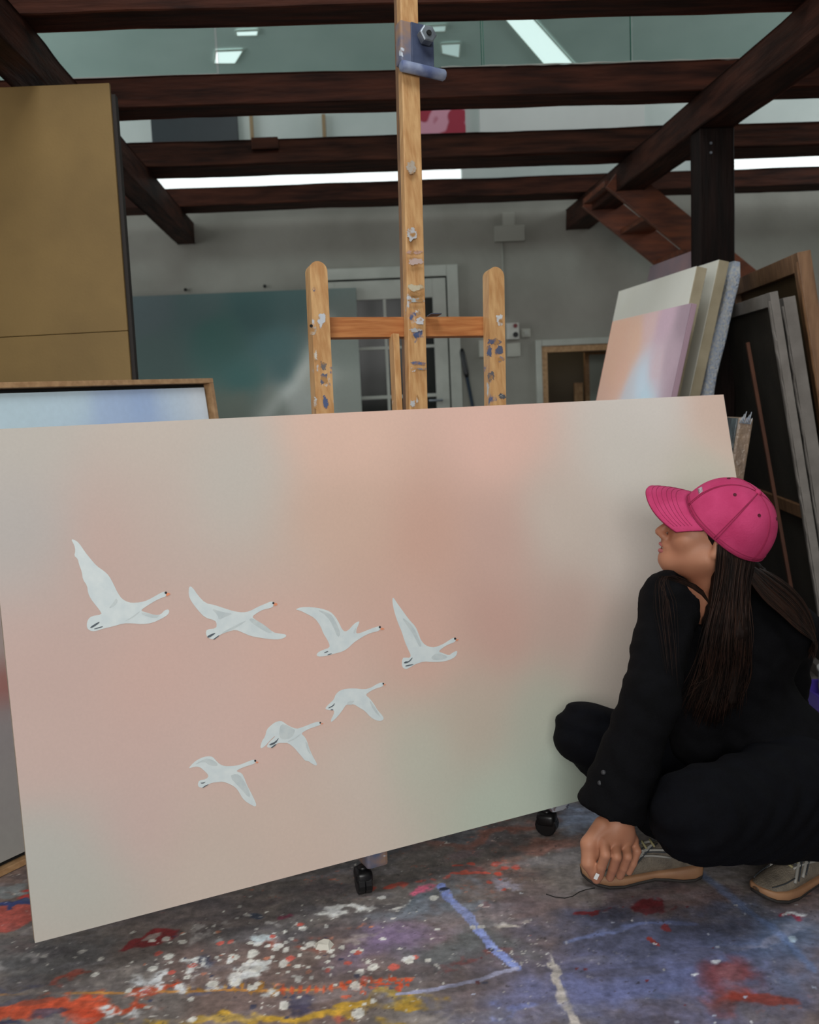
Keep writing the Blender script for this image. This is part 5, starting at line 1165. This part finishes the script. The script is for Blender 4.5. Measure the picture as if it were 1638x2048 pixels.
for j in range(6):
    th0 = math.pi/6+j*math.pi/3
    for off in (-.028, .028): mb.tube([crown(th0+off*(1-ph*.7), ph, .0006) for ph in np.linspace(.02, .97, 16)], .0011, 5)
mb.tube([crown(q, .055, .0006) for q in np.linspace(0, 2*math.pi, 60)], .0009, 5); mb.tube([crown(q, .012, .0006) for q in np.linspace(0, 2*math.pi, 60)], .0012, 5)
mb.build('seam', 'capseam', cap, True)
for j in range(6):
    th0 = j*math.pi/3; c = crown(th0, .62); n0 = nrm(crown(th0, .62, .01)-c); MB().tube([c-n0*.001, c+n0*.0012], .0042, 10).build('eyelet', 'capdark', cap)
top_ = crown(0, 1); MB().tube([top_-kU*.002, top_+kU*.004, top_+kU*.007], [.009, .008, .003], 12).build('crown_button', 'cap', cap, True)
# brim
NB_, NR = 33, 10
def brimp(t, r, dz=0):
    th = (t-.5)*2*math.radians(74); base = crown(th, .0); ln = .100*math.cos(th*.98)**.55
    ex = kF*math.cos(math.radians(31))-kU*math.sin(math.radians(31)); out = nrm(ex*1.0+kL*math.sin(th)*.16)
    droop = (math.sin(th)**2)*.020*r
    return base+out*ln*r-kU*(droop+.0)+kU*dz+ (kU*.006*math.sin(math.pi*r)*math.cos(th))
vs = [brimp(i/(NB_-1), j/(NR-1), .0022) for i in range(NB_) for j in range(NR)]+[brimp(i/(NB_-1), j/(NR-1), -.0022) for i in range(NB_) for j in range(NR)]
n0_ = NB_*NR; fs = []
for i in range(NB_-1):
    for j in range(NR-1):
        q = (i*NR+j, i*NR+j+1, (i+1)*NR+j+1, (i+1)*NR+j); fs.append(q); fs.append(tuple(n0_+x for x in q[::-1]))
    a, b = i*NR+NR-1, (i+1)*NR+NR-1; fs.append((a, n0_+a, n0_+b, b)); a, b = i*NR, (i+1)*NR; fs.append((b, n0_+b, n0_+a, a))
for i in (0, NB_-1):
    for j in range(NR-1): fs.append((i*NR+j, i*NR+j+1, n0_+i*NR+j+1, n0_+i*NR+j))
brim = obj('brim', vs, fs, 'cap', cap, True)
bm = bmesh.new(); bm.from_mesh(brim.data); bmesh.ops.recalc_face_normals(bm, faces=bm.faces[:]); bm.to_mesh(brim.data); bm.free()
mb = MB()
for r_ in (.30, .42, .54, .66, .78, .88): mb.tube([brimp(t, r_, .0026) for t in np.linspace(.04, .96, 40)], .0006, 4)
mb.build('brim_stitching', 'capseam', cap, True)
# white embroidered lettering, seen nearly edge-on near the front of the crown
best = min(((abs(proj(crown(th, ph))-np.array([1400, 981]))).sum(), th, ph) for th in np.linspace(-1.2, 1.2, 60) for ph in np.linspace(.05, .8, 40) )
_, th0, ph0 = best; mb = MB(); pts = []
for k in range(15): pts.append(crown(th0+(k-7)*.016, ph0-.015+(.05 if k % 2 else -.01)*(1 if k % 4 else .6), .0012))
mb.tube(pts, .0009, 5); mb.build('lettering', 'thread', cap, True)
# ---- hair
def f_hairmass(P):
    q = hl(P); d = sd_ell(q, (-.022, 0, .02), (.088, .080, .088))
    d = np.maximum(d, q[..., 0]+.018-1.4*(q[..., 2]+.03)); 
    def curtain(a, b, r0_, r1_): return sd_cone(P, a, b, r0_, r1_)
    c = np.full(P.shape[:-1], 9.)
    for (xa, ya, Ya, xb, yb, Yb, ra, rb) in ((1452, 1125, 2.285, 1432, 1250, 2.262, .026, .028), (1470, 1130, 2.30, 1470, 1260, 2.262, .034, .034), (1428, 1250, 2.262, 1425, 1400, 2.255, .026, .014), (1468, 1260, 2.262, 1462, 1400, 2.262, .030, .014), (1490, 1140, 2.34, 1560, 1200, 2.36, .036, .03), (1560, 1200, 2.36, 1606, 1250, 2.40, .03, .018)):
        c = smin(c, sd_cone(P, J(xa, ya, Ya), J(xb, yb, Yb), ra, rb), .02)
    return smin(d, c, .02)+.0025*np.sin(P[..., 0]*420+3*np.sin(P[..., 2]*30))
lo_ = J(1440, 1250, 2.3)-V(.16, .16, .26); hi_ = J(1500, 1200, 2.4)+V(.24, .2, .32)
v_, f_ = surf(f_hairmass, lo_, hi_, .0065)
hair = obj('hair', v_, f_, 'hair', person, True); hair['label'] = 'long dark brown hair'
mbs = [MB(), MB()]
for k in range(420):
    t = RNG.random(); x0 = 1430+70*t+RNG.normal(0, 2); xe = 1376+112*t**.9+RNG.normal(0, 10); yt = 1088+36*t; ye = 1368+RNG.random()**.7*(60+32*(1-abs(2*t-.9)))
    y0_ = 2.262+.03*abs(t-.45)+RNG.uniform(0, .02)
    pts = [J(x0+8, yt, 2.243+.02*t), J(x0, 1170, y0_-.022), J(x0*.6+xe*.4+RNG.normal(0, 4), 1270, y0_-.045), J(x0*.3+xe*.7+RNG.normal(0, 5), 1350, y0_-.03), J(xe-22*RNG.random()-6*t, ye, y0_-.02)]
    mbs[k % 2].tube(cat(pts, 16), np.linspace(1, .25, 16)*RNG.uniform(.0010, .0024), 4)
for k in range(200):
    t = RNG.random(); f = RNG.random()
    pts = [J(1470+40*t, 1118+14*t, 2.262+.06*t), J(1520+25*t+5*f, 1192-42*t, 2.262+.06*t), J(1560+28*t+6*f, 1228-50*t+6*f, 2.272+.06*t), J(1594+24*t+4*f, 1256-36*t+8*f, 2.285+.06*t), J(1622+11*t+4*f, 1276+8*f, 2.30+.06*t)]
    if k % 3 == 0: pts.append(J(1616+14*f, 1300+20*t, 2.33))
    mbs[k % 2].tube(cat(pts, 16), np.linspace(1, .3, 16)*RNG.uniform(.0009, .002), 4)
for k in range(24):
    t = RNG.random(); f = RNG.random()
    pts = [J(1430, 1225+14*f, 2.25), J(1396+6*f, 1176+10*t, 2.228), J(1338-18*t, 1150+8*f, 2.21), J(1318-16*t+40*f, 1205, 2.188), J(1322+40*f-8*t, 1275, 2.14), J(1326+36*f, 1320+45*f*t+20*t, 2.082)]
    mbs[k % 2].tube(cat(pts, 18), np.linspace(1, .3, 18)*RNG.uniform(.0006, .0011), 4)
mbs[0].build('hair_strands', 'hair2', hair, True); mbs[1].build('hair_strands', 'hair', hair, True)
